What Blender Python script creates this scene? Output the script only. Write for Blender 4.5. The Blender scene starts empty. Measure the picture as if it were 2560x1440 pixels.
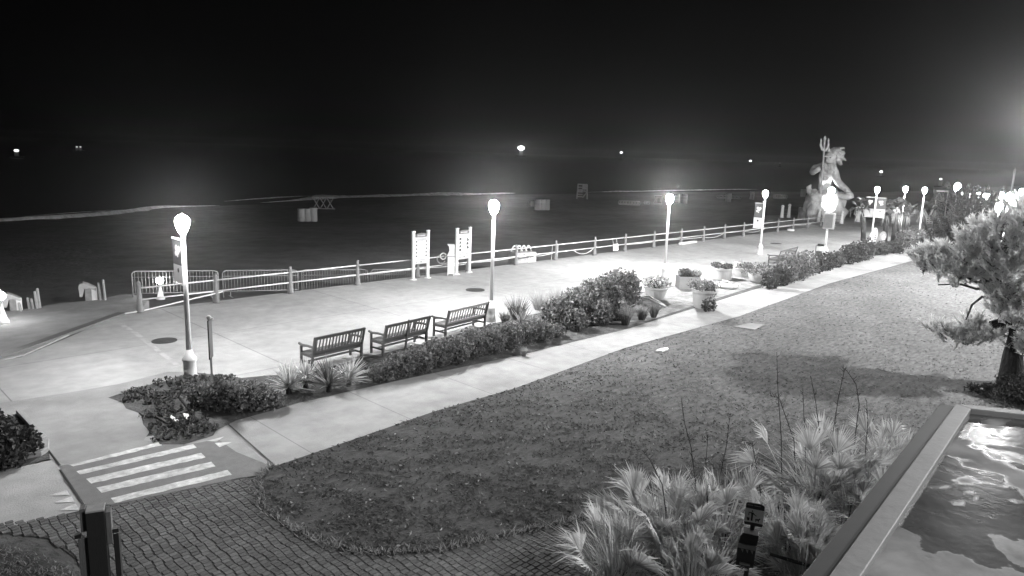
import bpy, math, random
import numpy as np
from mathutils import Vector, Matrix, noise as mnoise
random.seed(7); RNG = np.random.default_rng(7)
R = math.radians
C = bpy.context.scene.collection
SC = bpy.context.scene

# ------------------------------------------------------------------ camera
F, CH = 1800.0, 6.0                      # focal length in photo pixels (2560 wide), camera height
TH, RO = math.atan(340/1800.), math.atan(.033)
cd = bpy.data.cameras.new('camera'); cam = bpy.data.objects.new('camera', cd); C.objects.link(cam)
cd.sensor_width = 36; cd.lens = 36*F/2560; cd.clip_end = 9000; cd.clip_start = .1
cam.location = (0, 0, CH)
cam.rotation_mode = 'QUATERNION'
cam.rotation_quaternion = (Matrix.Rotation(math.pi/2-TH, 4, 'X') @ Matrix.Rotation(RO, 4, 'Z')).to_quaternion()
SC.camera = cam
# ------------------------------------------------------------------ world
LAMP_L = 2800.; FLOOD_W = 37000.; NEAR_W = 4600.; GLOW_W = 8000.; HAZE_D = .00036; SKY_S = .00012
w = bpy.data.worlds.new('World'); SC.world = w; w.use_nodes = True
nt = w.node_tree; bg = nt.nodes['Background']
sky = nt.nodes.new('ShaderNodeTexSky'); sky.sky_type = 'NISHITA'; sky.sun_disc = False
sky.sun_elevation = R(1.5); sky.sun_rotation = R(95); sky.altitude = 0
bw = nt.nodes.new('ShaderNodeRGBToBW'); nt.links.new(sky.outputs[0], bw.inputs[0])
nt.links.new(bw.outputs[0], bg.inputs['Color']); bg.inputs['Strength'].default_value = SKY_S
vs = SC.view_settings; vs.view_transform = 'Standard'; vs.look = 'None'; vs.exposure = 0; vs.gamma = 1
SC.render.engine = 'CYCLES'
cy = SC.cycles
cy.use_denoising = True; cy.max_bounces = 5; cy.diffuse_bounces = 2; cy.glossy_bounces = 2; cy.transmission_bounces = 3
cy.volume_bounces = 0; cy.sample_clamp_indirect = 4; cy.sample_clamp_direct = 0; cy.caustics_reflective = False; cy.caustics_refractive = False
cy.transparent_max_bounces = 8

# ------------------------------------------------------------------ pixel -> world
def ray(px, py):
    u = (px-1280)/F; v = (720-py)/F
    c, s = math.cos(RO), math.sin(RO)
    x = u*c - v*s; y = u*s + v*c
    ct, st = math.cos(TH), math.sin(TH)
    return Vector((x, ct+y*st, -st+y*ct))
def at(px, py, z=0.):
    d = ray(px, py); t = (z-CH)/d.z
    return Vector((d.x*t, d.y*t, z))
def proj(p):
    ct, st = math.cos(TH), math.sin(TH); Z = p[2]-CH
    dep = p[1]*ct-Z*st; y = (p[1]*st+Z*ct)/dep; x = p[0]/dep
    c, s = math.cos(RO), math.sin(RO)
    return 1280+(x*c+y*s)*F, 720-(-x*s+y*c)*F
class Frame:
    """local frame standing at a ground point, local x to the right as seen from the camera"""
    def __init__(s, px, py, z=0.):
        s.o = at(px, py, z); a = math.atan2(s.o.x, s.o.y); s.rz = -a
        s.X = Vector((math.cos(a), -math.sin(a), 0)); s.Y = Vector((math.sin(a), math.cos(a), 0))
    def l(s, px, py, dy=0.):
        d = ray(px, py); o = s.o + s.Y*dy
        t = (o-Vector((0,0,CH))).dot(s.Y)/d.dot(s.Y)
        p = Vector((0,0,CH))+d*t-s.o
        return Vector((p.dot(s.X), dy, p.z))
PHI = R(45.95); D = Vector((math.cos(PHI), math.sin(PHI), 0)); N = Vector((-math.sin(PHI), math.cos(PHI), 0))
O = Vector((.159, 38.46, 0))
def W(s, n, z=0.):
    p = O + D*s + N*n; return Vector((p.x, p.y, z))
def SN(p):
    q = Vector((p[0], p[1], 0))-O; return q.dot(D), q.dot(N)

# ------------------------------------------------------------------ materials
MATS = {}
def M(name, col, rough=.8, var=.15, scale=3., bump=0., bscale=40., island=0., metal=0., emit=0., spec=.3, var2=0., scale2=.4, stretch=None, joints=None, transl=0.):
    if name in MATS: return MATS[name]
    m = bpy.data.materials.new(name); m.use_nodes = True; t = m.node_tree; L = t.links.new
    b = t.nodes['Principled BSDF']; b.inputs['Roughness'].default_value = rough; b.inputs['Metallic'].default_value = metal
    b.inputs['Specular IOR Level'].default_value = spec
    tc = t.nodes.new('ShaderNodeTexCoord'); src = tc.outputs['Object']
    if stretch:
        mp = t.nodes.new('ShaderNodeMapping'); mp.inputs['Scale'].default_value = stretch; L(src, mp.inputs[0]); src2 = mp.outputs[0]
    else: src2 = src
    val = t.nodes.new('ShaderNodeValue'); val.outputs[0].default_value = col; out = val.outputs[0]
    def mul(a, bsock):
        n_ = t.nodes.new('ShaderNodeMath'); n_.operation = 'MULTIPLY'; L(a, n_.inputs[0]); L(bsock, n_.inputs[1]); return n_.outputs[0]
    def nz(sc, amt, det, s_):
        n_ = t.nodes.new('ShaderNodeTexNoise'); n_.inputs['Scale'].default_value = sc; n_.inputs['Detail'].default_value = det
        n_.inputs['Roughness'].default_value = .62; L(s_, n_.inputs['Vector'])
        r = t.nodes.new('ShaderNodeMapRange'); r.inputs['From Min'].default_value = .3; r.inputs['From Max'].default_value = .7
        r.inputs['To Min'].default_value = 1-amt; r.inputs['To Max'].default_value = 1+amt; L(n_.outputs[0], r.inputs[0]); return r.outputs[0]
    if var: out = mul(out, nz(scale, var, 5, src2))
    if var2: out = mul(out, nz(scale2, var2, 4, src))
    if joints:
        br = t.nodes.new('ShaderNodeTexBrick'); br.offset = 0; br.inputs['Scale'].default_value = 1
        br.inputs['Brick Width'].default_value = joints[0]; br.inputs['Row Height'].default_value = joints[1]
        br.inputs['Mortar Size'].default_value = joints[2]; br.inputs['Mortar Smooth'].default_value = .3
        br.inputs['Color1'].default_value = (1,)*4; br.inputs['Color2'].default_value = (.93, .93, .93, 1); br.inputs['Mortar'].default_value = (.55, .55, .55, 1)
        L(src, br.inputs['Vector']); out = mul(out, br.outputs['Color'])
    if island:
        g = t.nodes.new('ShaderNodeNewGeometry'); r = t.nodes.new('ShaderNodeMapRange')
        r.inputs['To Min'].default_value = 1-island; r.inputs['To Max'].default_value = 1+island
        L(g.outputs['Random Per Island'], r.inputs[0]); out = mul(out, r.outputs[0])
    L(out, b.inputs['Base Color'])
    if transl:
        tl = t.nodes.new('ShaderNodeBsdfTranslucent'); L(out, tl.inputs['Color']); mx = t.nodes.new('ShaderNodeMixShader'); mx.inputs[0].default_value = transl
        L(b.outputs[0], mx.inputs[1]); L(tl.outputs[0], mx.inputs[2]); L(mx.outputs[0], t.nodes['Material Output'].inputs['Surface'])
    if bump:
        n_ = t.nodes.new('ShaderNodeTexNoise'); n_.inputs['Scale'].default_value = bscale; n_.inputs['Detail'].default_value = 4; L(src2, n_.inputs['Vector'])
        bp = t.nodes.new('ShaderNodeBump'); bp.inputs['Strength'].default_value = 1; bp.inputs['Distance'].default_value = bump
        L(n_.outputs[0], bp.inputs['Height']); L(bp.outputs[0], b.inputs['Normal'])
    if emit:
        b.inputs['Emission Color'].default_value = (1,1,1,1); b.inputs['Emission Strength'].default_value = emit
    MATS[name] = m; return m

concrete = M('concrete', .40, .75, .13, 2.2, .004, 30, var2=.22, scale2=.22, joints=(6.1, 4.45, .018))
pathconc = M('path_concrete', .36, .8, .13, 2.2, .005, 30, var2=.28, scale2=.3, joints=(2.6, 50, .012))
sandconc = M('sandy_concrete', .30, .85, .12, 2.5, .006, 25, var2=.16, scale2=.5)
crossc = M('crossing_asphalt', .19, .85, .12, 6, .006, 60, var2=.12, scale2=.8)
paint = M('marking_paint', .56, .7, .34, 7, .002, 40, var2=.25, scale2=1.2)
platc = M('ramp_concrete', .27, .85, .14, 2., .006, 25, var2=.15, scale2=.4)
lawnm = M('lawn_turf', .15, .95, .5, 3.2, .03, 12, var2=.22, scale2=.45, stretch=(1, 2.6, 1))
soil = M('bed_soil', .085, .95, .45, 3.5, .03, 14, var2=.3, scale2=.7)
sandbed = M('sandy_bed', .24, .95, .45, 2.2, .03, 9, var2=.3, scale2=.6)
beachm = M('beach_sand', .18, .95, .2, .7, .05, 2.5, var2=.25, scale2=.06)
seam = M('sea_water', .012, .65, .2, .05, .12, .6, spec=.4)
foamm = M('sea_foam', .85, .9, .4, 1.2, .02, 5)
paverm = M('paver_stone', .12, .85, .16, 6, .004, 40, island=.26, var2=.3, scale2=.5)
groundm = M('ground_dirt', .09, .95, .2, 2, .02, 12)
white = M('white_paint', .72, .5, .05, 8)
cream = M('lamp_pole_paint', .82, .5, .06, 4)
railw = M('rail_paint', .66, .45, .05, 6)
railp = M('rail_post_paint', .2, .6, .14, 9, .002, 30)
dark = M('dark_paint', .02, .5, .15, 8)
grey = M('grey_paint', .3, .6, .12, 6)
midg = M('mid_grey_paint', .12, .6, .12, 6)
globe = M('lamp_glass', .8, .4, 0, emit=LAMP_L)
globe_dim = M('lamp_glass_dim', .8, .4, 0, emit=LAMP_L*.5)
globe_mid = M('lamp_glass_mid', .8, .4, 0, emit=LAMP_L*.16)
globe_hot = M('lamp_glass_hot', .8, .4, 0, emit=LAMP_L*1.5)
globe_far = M('lamp_glass_far', .8, .4, 0, emit=LAMP_L*.16)
teak = M('bench_wood', .11, .7, .25, 7, .002, 30, island=.2, stretch=(1, 12, 12))
leaf = M('shrub_leaf', .19, .55, .12, 5, island=.55, transl=.3)
leafd = M('dark_leaf', .10, .6, .12, 5, island=.5, transl=.3)
leafl = M('pale_leaf', .4, .6, .12, 5, island=.4, transl=.35)
flower = M('white_flower', .7, .7, .05, 5, island=.15)
needle = M('pine_needle', .8, .6, .1, 5, island=.25, transl=.4)
bark = M('pine_bark', .022, .95, .5, 9, .09, 9, stretch=(1.6,1.6,.5))
frondm = M('palm_frond', .54, .5, .18, 6, island=.45, transl=.35)
frondl = M('dry_frond', .62, .6, .18, 6, island=.25, transl=.3)
stalkm = M('dry_stalk', .03, .8, .2, 6)
juniper = M('juniper_leaf', .03, .8, .1, 4, island=.4)
bronze = M('statue_bronze', .42, .55, .45, 1.5, .06, 3)
rockm = M('statue_rock', .5, .8, .35, 1.2, .1, 2)
potm = M('planter_concrete', .42, .7, .08, 5)
grassm = M('grass_blade', .24, .8, .1, 3, island=.45, transl=.4)
plasticw = M('drum_plastic', .45, .55, .08, 5)
postm = M('post_wood', .016, .8, .2, 8, .003, 25, stretch=(10, 10, 1))
postl = M('post_wood_pale', .12, .8, .2, 8, .003, 25, stretch=(10, 10, 1))

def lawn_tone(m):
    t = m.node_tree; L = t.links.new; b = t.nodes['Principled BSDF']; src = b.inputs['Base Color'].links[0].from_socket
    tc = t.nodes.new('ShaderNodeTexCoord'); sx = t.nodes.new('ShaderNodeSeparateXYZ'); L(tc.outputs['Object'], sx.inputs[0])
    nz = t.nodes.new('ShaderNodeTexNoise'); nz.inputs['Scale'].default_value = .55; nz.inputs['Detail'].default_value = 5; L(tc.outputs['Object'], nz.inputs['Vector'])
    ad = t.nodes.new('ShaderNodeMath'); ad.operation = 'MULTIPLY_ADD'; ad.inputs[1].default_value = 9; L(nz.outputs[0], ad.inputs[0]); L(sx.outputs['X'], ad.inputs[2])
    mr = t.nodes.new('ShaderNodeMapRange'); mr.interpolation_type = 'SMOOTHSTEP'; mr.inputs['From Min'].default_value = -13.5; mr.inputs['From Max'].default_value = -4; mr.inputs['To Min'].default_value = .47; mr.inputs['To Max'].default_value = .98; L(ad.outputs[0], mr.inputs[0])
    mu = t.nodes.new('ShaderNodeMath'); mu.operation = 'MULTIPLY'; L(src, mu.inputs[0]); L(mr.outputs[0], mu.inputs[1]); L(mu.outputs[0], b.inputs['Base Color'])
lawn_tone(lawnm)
# ------------------------------------------------------------------ mesh helpers
def tag(o, label=None, cat=None, group=None, kind=None):
    if label: o['label'] = label
    if cat: o['category'] = cat
    if group: o['group'] = group
    if kind: o['kind'] = kind
    return o
def empty(name, loc, rz=0., label=None, cat=None, group=None):
    o = bpy.data.objects.new(name, None); C.objects.link(o); o.location = loc; o.rotation_euler = (0, 0, rz); o.empty_display_size = .2
    return tag(o, label, cat, group)
def link(name, me, mat, parent=None, loc=None, rz=0.):
    o = bpy.data.objects.new(name, me); C.objects.link(o)
    if mat: me.materials.append(mat)
    if parent: o.parent = parent
    if loc is not None: o.location = loc
    if rz: o.rotation_euler = (0, 0, rz)
    return o
class MB:
    def __init__(s): s.v = []; s.f = []
    def add(s, vs, fs):
        k = len(s.v); s.v += [tuple(v) for v in vs]; s.f += [tuple(i+k for i in f) for f in fs]; return s
    def box(s, c, d, rz=0., rx=0., ry=0.):
        m = Matrix.Rotation(rz, 3, 'Z') @ Matrix.Rotation(ry, 3, 'Y') @ Matrix.Rotation(rx, 3, 'X'); c = Vector(c)
        vs = [c + m @ Vector((x*d[0]/2, y*d[1]/2, z*d[2]/2)) for x in (-1,1) for y in (-1,1) for z in (-1,1)]
        return s.add(vs, [(0,1,3,2),(4,6,7,5),(0,4,5,1),(2,3,7,6),(0,2,6,4),(1,5,7,3)])
    def beam(s, a, b, w, h=None):
        a = Vector(a); b = Vector(b); h = h or w; d = (b-a).normalized()
        u = d.cross(Vector((0,0,1))); u = u.normalized() if u.length > 1e-4 else Vector((1,0,0)); v = u.cross(d)
        vs = [p+u*(x*w/2)+v*(y*h/2) for p in (a,b) for x,y in ((-1,-1),(1,-1),(1,1),(-1,1))]
        return s.add(vs, [(0,3,2,1),(4,5,6,7),(0,1,5,4),(1,2,6,5),(2,3,7,6),(3,0,4,7)])
    def tube(s, pts, rad, n=8, cap=True):
        pts = [Vector(p) for p in pts]; m = len(pts)
        if not hasattr(rad, '__len__'): rad = [rad]*m
        rings = []; u = None
        for i in range(m):
            d = (pts[min(i+1,m-1)]-pts[max(i-1,0)]).normalized()
            if u is None:
                u = d.cross(Vector((0,0,1))); u = u.normalized() if u.length > 1e-3 else Vector((1,0,0))
            u = (u - d*u.dot(d)).normalized(); v = d.cross(u)
            rings.append([pts[i]+(u*math.cos(2*math.pi*k/n)+v*math.sin(2*math.pi*k/n))*rad[i] for k in range(n)])
        fs = [(i*n+k, i*n+(k+1)%n, (i+1)*n+(k+1)%n, (i+1)*n+k) for i in range(m-1) for k in range(n)]
        if cap: fs += [tuple(range(n-1,-1,-1)), tuple((m-1)*n+k for k in range(n))]
        return s.add([p for r in rings for p in r], fs)
    def lathe(s, prof, c=(0,0,0), n=16, cap=True):
        c = Vector(c); vs = []
        for r, z in prof: vs += [c+Vector((r*math.cos(2*math.pi*k/n), r*math.sin(2*math.pi*k/n), z)) for k in range(n)]
        m = len(prof)
        fs = [(i*n+k, i*n+(k+1)%n, (i+1)*n+(k+1)%n, (i+1)*n+k) for i in range(m-1) for k in range(n)]
        if cap: fs += [tuple(range(n-1,-1,-1)), tuple((m-1)*n+k for k in range(n))]
        return s.add(vs, fs)
    def prism(s, poly, axis, lo, hi):
        """poly in 2D, extruded along axis 'x','y' or 'z'"""
        def p3(a, b, t): return {'z': (a,b,t), 'y': (a,t,b), 'x': (t,a,b)}[axis]
        n = len(poly); vs = [p3(a,b,lo) for a,b in poly]+[p3(a,b,hi) for a,b in poly]
        return s.add(vs, [tuple(range(n-1,-1,-1)), tuple(range(n,2*n))]+[(i,(i+1)%n,n+(i+1)%n,n+i) for i in range(n)])
    def ball(s, c, r, n=10, m=7):
        r = r if hasattr(r, '__len__') else (r,r,r); c = Vector(c)
        vs = [c+Vector((0,0,-r[2]))]
        for i in range(1,m):
            a = math.pi*i/m-math.pi/2
            vs += [c+Vector((r[0]*math.cos(a)*math.cos(2*math.pi*k/n), r[1]*math.cos(a)*math.sin(2*math.pi*k/n), r[2]*math.sin(a))) for k in range(n)]
        vs.append(c+Vector((0,0,r[2]))); T = len(vs)-1
        fs = [(0,1+(k+1)%n,1+k) for k in range(n)]
        fs += [(1+i*n+k,1+i*n+(k+1)%n,1+(i+1)*n+(k+1)%n,1+(i+1)*n+k) for i in range(m-2) for k in range(n)]
        fs += [(1+(m-2)*n+k,1+(m-2)*n+(k+1)%n,T) for k in range(n)]
        return s.add(vs, fs)
    def build(s, name, mat, parent=None, loc=None, rz=0., smooth=False, bevel=0.):
        me = bpy.data.meshes.new(name); me.from_pydata(s.v, [], s.f); me.update()
        if smooth: me.polygons.foreach_set('use_smooth', [True]*len(me.polygons))
        o = link(name, me, mat, parent, loc, rz)
        if bevel:
            b = o.modifiers.new('bevel', 'BEVEL'); b.width = bevel; b.segments = 2; b.limit_method = 'ANGLE'
        return o
def npmesh(name, V, Fq, mat, parent=None, loc=None, rz=0., smooth=False):
    V = np.asarray(V, dtype=np.float32).reshape(-1,3); Fq = np.asarray(Fq, dtype=np.int32); k = Fq.shape[1]; n = len(Fq)
    me = bpy.data.meshes.new(name); me.vertices.add(len(V)); me.vertices.foreach_set('co', V.ravel())
    me.loops.add(n*k); me.loops.foreach_set('vertex_index', Fq.ravel())
    me.polygons.add(n); me.polygons.foreach_set('loop_start', np.arange(0, n*k, k, dtype=np.int32))
    me.polygons.foreach_set('use_smooth', np.full(n, smooth)); me.update(calc_edges=True); me.validate()
    return link(name, me, mat, parent, loc, rz)
def unit(a): return a/np.maximum(np.linalg.norm(a, axis=1, keepdims=True), 1e-9)
def leaves(name, P, size, mat, parent=None, asp=.5, lift=.0, loc=None, nrm=None, sv=.35):
    """leaf-shaped quads at points P"""
    P = np.asarray(P); n = len(P)
    t = RNG.normal(size=(n,3)); t[:,2] += lift
    if nrm is not None: t = t*.8+np.asarray(nrm)
    t = unit(t); b = unit(np.cross(t, RNG.normal(size=(n,3)))); sz = size*(1+sv*RNG.uniform(-1,1,(n,1)))
    c = np.cross(t, b)*sz*.18
    V = np.stack([P-t*sz*.5, P+b*sz*asp*.5+c, P+t*sz*.5, P-b*sz*asp*.5+c], axis=1)
    return npmesh(name, V, np.arange(n*4).reshape(n,4), mat, parent, loc)
def shell(c, r, n, inner=.55, seed=None, flat=None):
    """points spread through the outer volume of a lumpy ellipsoid"""
    u = unit(RNG.normal(size=(n,3))); rad = inner+(1-inner)*RNG.uniform(0,1,(n,1))**.6
    lump = np.array([1+.22*mnoise.noise(Vector(q)*2.3+Vector((c[0]*3,c[1]*3,c[2]))) for q in u])[:,None]
    return np.asarray(c)+u*rad*lump*np.asarray(r)
def blades(name, B, T, w, mat, parent=None, loc=None, bend=.25, segs=2):
    """tapering grass blades from roots B to tips T (n,3)"""
    B = np.asarray(B, float); T = np.asarray(T, float); n = len(B); d = T-B
    side = unit(np.cross(d, RNG.normal(size=(n,3)))); L = np.linalg.norm(d, axis=1, keepdims=True)
    h = d.copy(); h[:,2] = 0; rows = []
    w = np.broadcast_to(np.asarray(w, float).reshape(-1,1), (n,1))
    for i in range(segs+1):
        f = i/segs; p = B+d*f; p = p - h*bend*(f*(1-f))*2; p[:,2] += (L[:,0]*bend*f*(1-f))
        ww = w*(1-f*.92)
        rows += [p-side*ww/2, p+side*ww/2]
    V = np.stack(rows, axis=1); k = 2*(segs+1)
    F0 = np.array([[2*i,2*i+1,2*i+3,2*i+2] for i in range(segs)])
    Fq = (np.arange(n)[:,None,None]*k+F0[None]).reshape(-1,4)
    return npmesh(name, V, Fq, mat, parent, loc)
def sheet(name, pts, z, mat, kind='structure', label=None, local=True):
    """flat ground sheet from world points; object frame aligned with the boardwalk"""
    q = [SN(p) for p in pts]; me = bpy.data.meshes.new(name)
    a = sum(q[i][0]*q[(i+1)%len(q)][1]-q[(i+1)%len(q)][0]*q[i][1] for i in range(len(q)))
    if a < 0: q = q[::-1]
    me.from_pydata([(x,y,0) for x,y in q], [], [tuple(range(len(q)))]); me.update()
    o = link(name, me, mat, None, (O.x,O.y,z), PHI); o['kind'] = kind
    if label: o['label'] = label
    return o
def px(*L, z=0.): return [at(a,b,z) for a,b in L]
def inpoly(P, poly):
    x, y = P[:,0], P[:,1]; ins = np.zeros(len(P), bool); j = len(poly)-1
    for i in range(len(poly)):
        xi, yi = poly[i][0], poly[i][1]; xj, yj = poly[j][0], poly[j][1]
        ins ^= ((yi > y) != (yj > y)) & (x < (xj-xi)*(y-yi)/((yj-yi) or 1e-9)+xi); j = i
    return ins
def children(o): return [c for c in bpy.data.objects if c.parent == o]
def copy_tree(o, loc=None, rz=None, parent=None):
    c = o.copy(); C.objects.link(c)
    if parent: c.parent = parent
    if loc is not None: c.location = loc
    if rz is not None: c.rotation_euler = (0,0,rz)
    for ch in children(o): copy_tree(ch, parent=c)
    return c

# ------------------------------------------------------------------ ground
def ground_setting():
    # land under everything, from the seawall inland
    sheet('ground', [W(-400,.1), W(900,.1), W(900,-700), W(-400,-700)], -.012, groundm)
    # lawn
    lp = px((682,1168),(645,1195),(640,1225),(652,1268),(720,1325),(850,1378),(960,1388),(1100,1380),(1300,1335),(1500,1290))
    lawn_edge = lp + [at(1600,1300), at(1640,1700), Vector((3,-20,0)), Vector((80,-20,0)), W(60,-45), W(60,-13.3), W(24,-13.25), at(2070,710), at(1850,790), at(1560,872), at(1290,970), at(1080,1030), at(850,1110)]
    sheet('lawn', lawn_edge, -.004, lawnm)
    poly = [(p[0],p[1]) for p in lawn_edge]
    n = 190000
    # short turf, denser where it is near
    r = 9+34*RNG.uniform(0,1,n)**1.3; a = RNG.uniform(-.45,.72,n)
    P = np.stack([r*np.sin(a), r*np.cos(a), np.zeros(n)], axis=1)
    keep = inpoly(P, poly)
    P = P[keep]
    pat = np.array([mnoise.noise(Vector((p[0]*1.1,p[1]*2.2,0)))+.6*mnoise.noise(Vector((p[0]*4,p[1]*7,3))) for p in P])
    P = P[(pat > -.1+RNG.uniform(-.35,.35,len(P))) & (RNG.uniform(0,1,len(P)) < np.clip(1.35-np.hypot(P[:,0],P[:,1])/26,.12,1))]
    n = len(P); hgt = RNG.uniform(.012,.042,n)
    T = P+np.stack([RNG.normal(0,.045,n), RNG.normal(0,.03,n), hgt], axis=1)
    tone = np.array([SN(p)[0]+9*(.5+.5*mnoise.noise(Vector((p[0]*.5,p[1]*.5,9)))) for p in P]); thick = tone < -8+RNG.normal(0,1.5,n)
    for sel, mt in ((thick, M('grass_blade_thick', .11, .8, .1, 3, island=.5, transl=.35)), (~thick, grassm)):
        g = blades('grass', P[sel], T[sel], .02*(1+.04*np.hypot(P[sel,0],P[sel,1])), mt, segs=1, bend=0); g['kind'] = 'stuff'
    P = np.stack([RNG.uniform(-6,9,3000), RNG.uniform(9,24,3000), np.full(3000,.03)], axis=1); P = P[inpoly(P, poly)]; P = P[RNG.uniform(0,1,len(P)) < np.clip(1.3-(P[:,1]-9)/11,.06,1)]; n = len(P)
    nr = np.stack([RNG.normal(size=n),RNG.normal(size=n),RNG.normal(0,.25,n)],axis=1)
    g = leaves('fallen_leaves', P, .08, M('dead_leaf', .22, .8, .2, 6, island=.6), None, .5, nrm=nr*2); g['kind'] = 'stuff'
    # edge thatch round the front curve of the lawn
    P = []
    for i in range(len(lp)-1):
        a_, b_ = lp[i], lp[i+1]
        for k in range(int((b_-a_).length*130)):
            q = a_.lerp(b_, random.random()); P.append((q.x+random.gauss(0,.05), q.y+.05+random.gauss(0,.05), 0))
    P = np.array(P); n = len(P); T = P+np.stack([RNG.normal(0,.05,n), RNG.normal(-.03,.05,n), RNG.uniform(.04,.13,n)], axis=1)
    g = blades('grass', P, T, .022, grassm, segs=1, bend=0); g['kind'] = 'stuff'
    # planting strip between boardwalk and path
    bed = px((270,995),(350,968),(420,952),(475,930),(600,945),(680,968),(765,940)) + [W(-16.3,-9.6), W(-13.5,-9.5), W(-11,-9.0), W(-9,-8.8), W(-4,-8.7), W(20,-8.7), W(28,-8.6), W(42,-8.6), W(42,-10.9), W(28.7,-10.95), W(21,-10.8), W(10,-11.2), W(0,-11.9), W(-7.2,-12.4), W(-12.5,-12.3), W(-16.7,-11.95), W(-19.4,-11.8)] + px((590,1052),(540,1078),(533,1090),(460,1112),(400,1112),(385,1092),(358,1062),(352,1035),(315,1022),(305,1006))
    sheet('planting_bed', bed, .009, soil)
    sheet('planting_bed', [W(-6.5,-9.0), W(8,-8.72), W(20,-8.72), W(20,-10.6), W(8,-11.0), W(-.5,-11.7), W(-5.5,-12.15), W(-7.2,-11.5)], .013, sandbed)
    # path (bike path)
    pth = [W(-60,-11.6), W(-25.2,-11.55), W(-23.6,-11.5), W(-21.1,-11.85), W(-19.4,-11.75), W(-16.7,-11.9), W(-12.5,-12.25), W(-7.2,-12.4), W(0,-11.9), W(10,-11.2), W(21,-10.75), W(29,-10.9), W(60,-10.9),
           W(60,-13.2), W(22,-13.2), W(9,-13.2), W(-1.8,-13.95), W(-9.3,-13.85), W(-14.8,-14.35), W(-17.5,-14.3), W(-20.1,-14.5), W(-21.7,-14.6), W(-25.8,-13.9), W(-60,-13.7)]
    sheet('path', pth, .0, pathconc)
    # boardwalk: a slab with its seaward edge
    b = MB(); b.prism([(-60,-7.6),(-23,-7.75),(-18.5,-9.7),(-16.3,-9.7),(-13,-9.6),(-9,-8.9),(60,-8.9),(160,-8.9),(160,.3),(-19.6,.3),(-21.5,-1.8),(-23.4,-3.7),(-60,-12+8)], 'z', -.9, 0)
    o = b.build('boardwalk', concrete, loc=(O.x,O.y,.004), rz=PHI); o['kind'] = 'structure'
    # sandy link from the boardwalk to the crossing
    sheet('pavement', px((-60,1022),(0,1008),(160,984),(300,960),(420,930),(480,930),(360,1100),(405,1112),(175,1164),(125,1150),(120,1125),(60,1040),(-60,1060)), .0065, sandconc)
    sheet('path', px((-300,1090),(-60,1062),(60,1042),(110,1110),(130,1150),(-300,1240)), .0, soil)
    # crossing and its painted marks
    sheet('pavement', px((150,1165),(175,1160),(400,1106),(470,1112),(545,1098),(590,1130),(680,1166),(640,1190),(600,1195),(285,1262),(215,1262),(160,1205)), .0045, crossc)
    for L in [((174,1163),(399,1106),(405,1114),(183,1167)), ((191,1179),(483,1111),(492,1120),(200,1187)), ((215,1198),(503,1133),(514,1144),(228,1210)),
              ((241,1220),(528,1155),(539,1167),(254,1233)), ((277,1246),(569,1176),(580,1188),(287,1258)),
              ((120,1240),(167,1226),(175,1239)), ((134,1258),(179,1242),(187,1256)), ((148,1277),(189,1260),(201,1276)), ((517,1103),(561,1092),(541,1105)), ((536,1108),(580,1106),(549,1119))]:
        pts = px(*L)
        if len(L) == 4:                      # worn, slightly ragged stripe ends
            a_, b_, c_, d_ = pts; pts = [a_]+[a_.lerp(b_, (k+.5)/14)+N*random.uniform(-.012,.012) for k in range(14)]+[b_, c_]+[c_.lerp(d_, (k+.5)/14)+N*random.uniform(-.02,.014) for k in range(14)]+[d_]
        sheet('road_marking', pts, .0085, paint)
    for a_, b_ in (((55,1040),(150,1165)), ((150,1175),(212,1268)), ((560,1052),(690,1168))):   # dark expansion joints
        p, q = at(*a_), at(*b_); t = (q-p).normalized().cross(Vector((0,0,1)))*.018
        sheet('pavement', [p-t, q-t, q+t, p+t], .0105, dark)
    for L in (((300,815),(330,832),(440,918),(452,914),(345,832),(312,812)),):
        sheet('pavement', px(*L), .0088, M('sand_streak', .47, .9, .3, 3))
    # small raised stones round the left bed
    for L in (((40,1035),(62,1040),(118,1100),(106,1106)), ((106,1108),(124,1106),(122,1128),(104,1140),(62,1148),(62,1142),(96,1130))):
        pts = px(*L); b = MB(); b.prism([(p.x,p.y) for p in pts], 'z', -.02, .09); k = b.build('kerb', sandconc, bevel=.01); k['kind'] = 'structure'
    # brick paving: real pavers
    plaza = px((285,1262),(600,1197),(640,1192),(682,1168),(645,1195),(640,1225),(652,1268),(720,1325),(850,1378),(960,1388),(1100,1380),(1300,1335),(1520,1285),(1640,1310),(1640,1700),(300,1900),(225,1440),(190,1395),(120,1345),(0,1330),(-80,1330),(-80,1318),(215,1280))
    pp = [(p[0],p[1]) for p in plaza]; sheet('brick_paving', plaza, -.002, soil)
    V, Fq = [], []; bw_, bh = .125, .098; s0, n0 = SN(at(800,1400))
    grid = [(s0+(i+.1*math.sin(j*1.3)+random.uniform(-.06,.06))*bw_, n0+(j+random.uniform(-.05,.05))*bh) for j in range(-70, 56) for i in range(-72, 72)]
    cen = [W(*g_) for g_ in grid]; ok = inpoly(np.array([(c.x,c.y) for c in cen]), pp)
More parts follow.
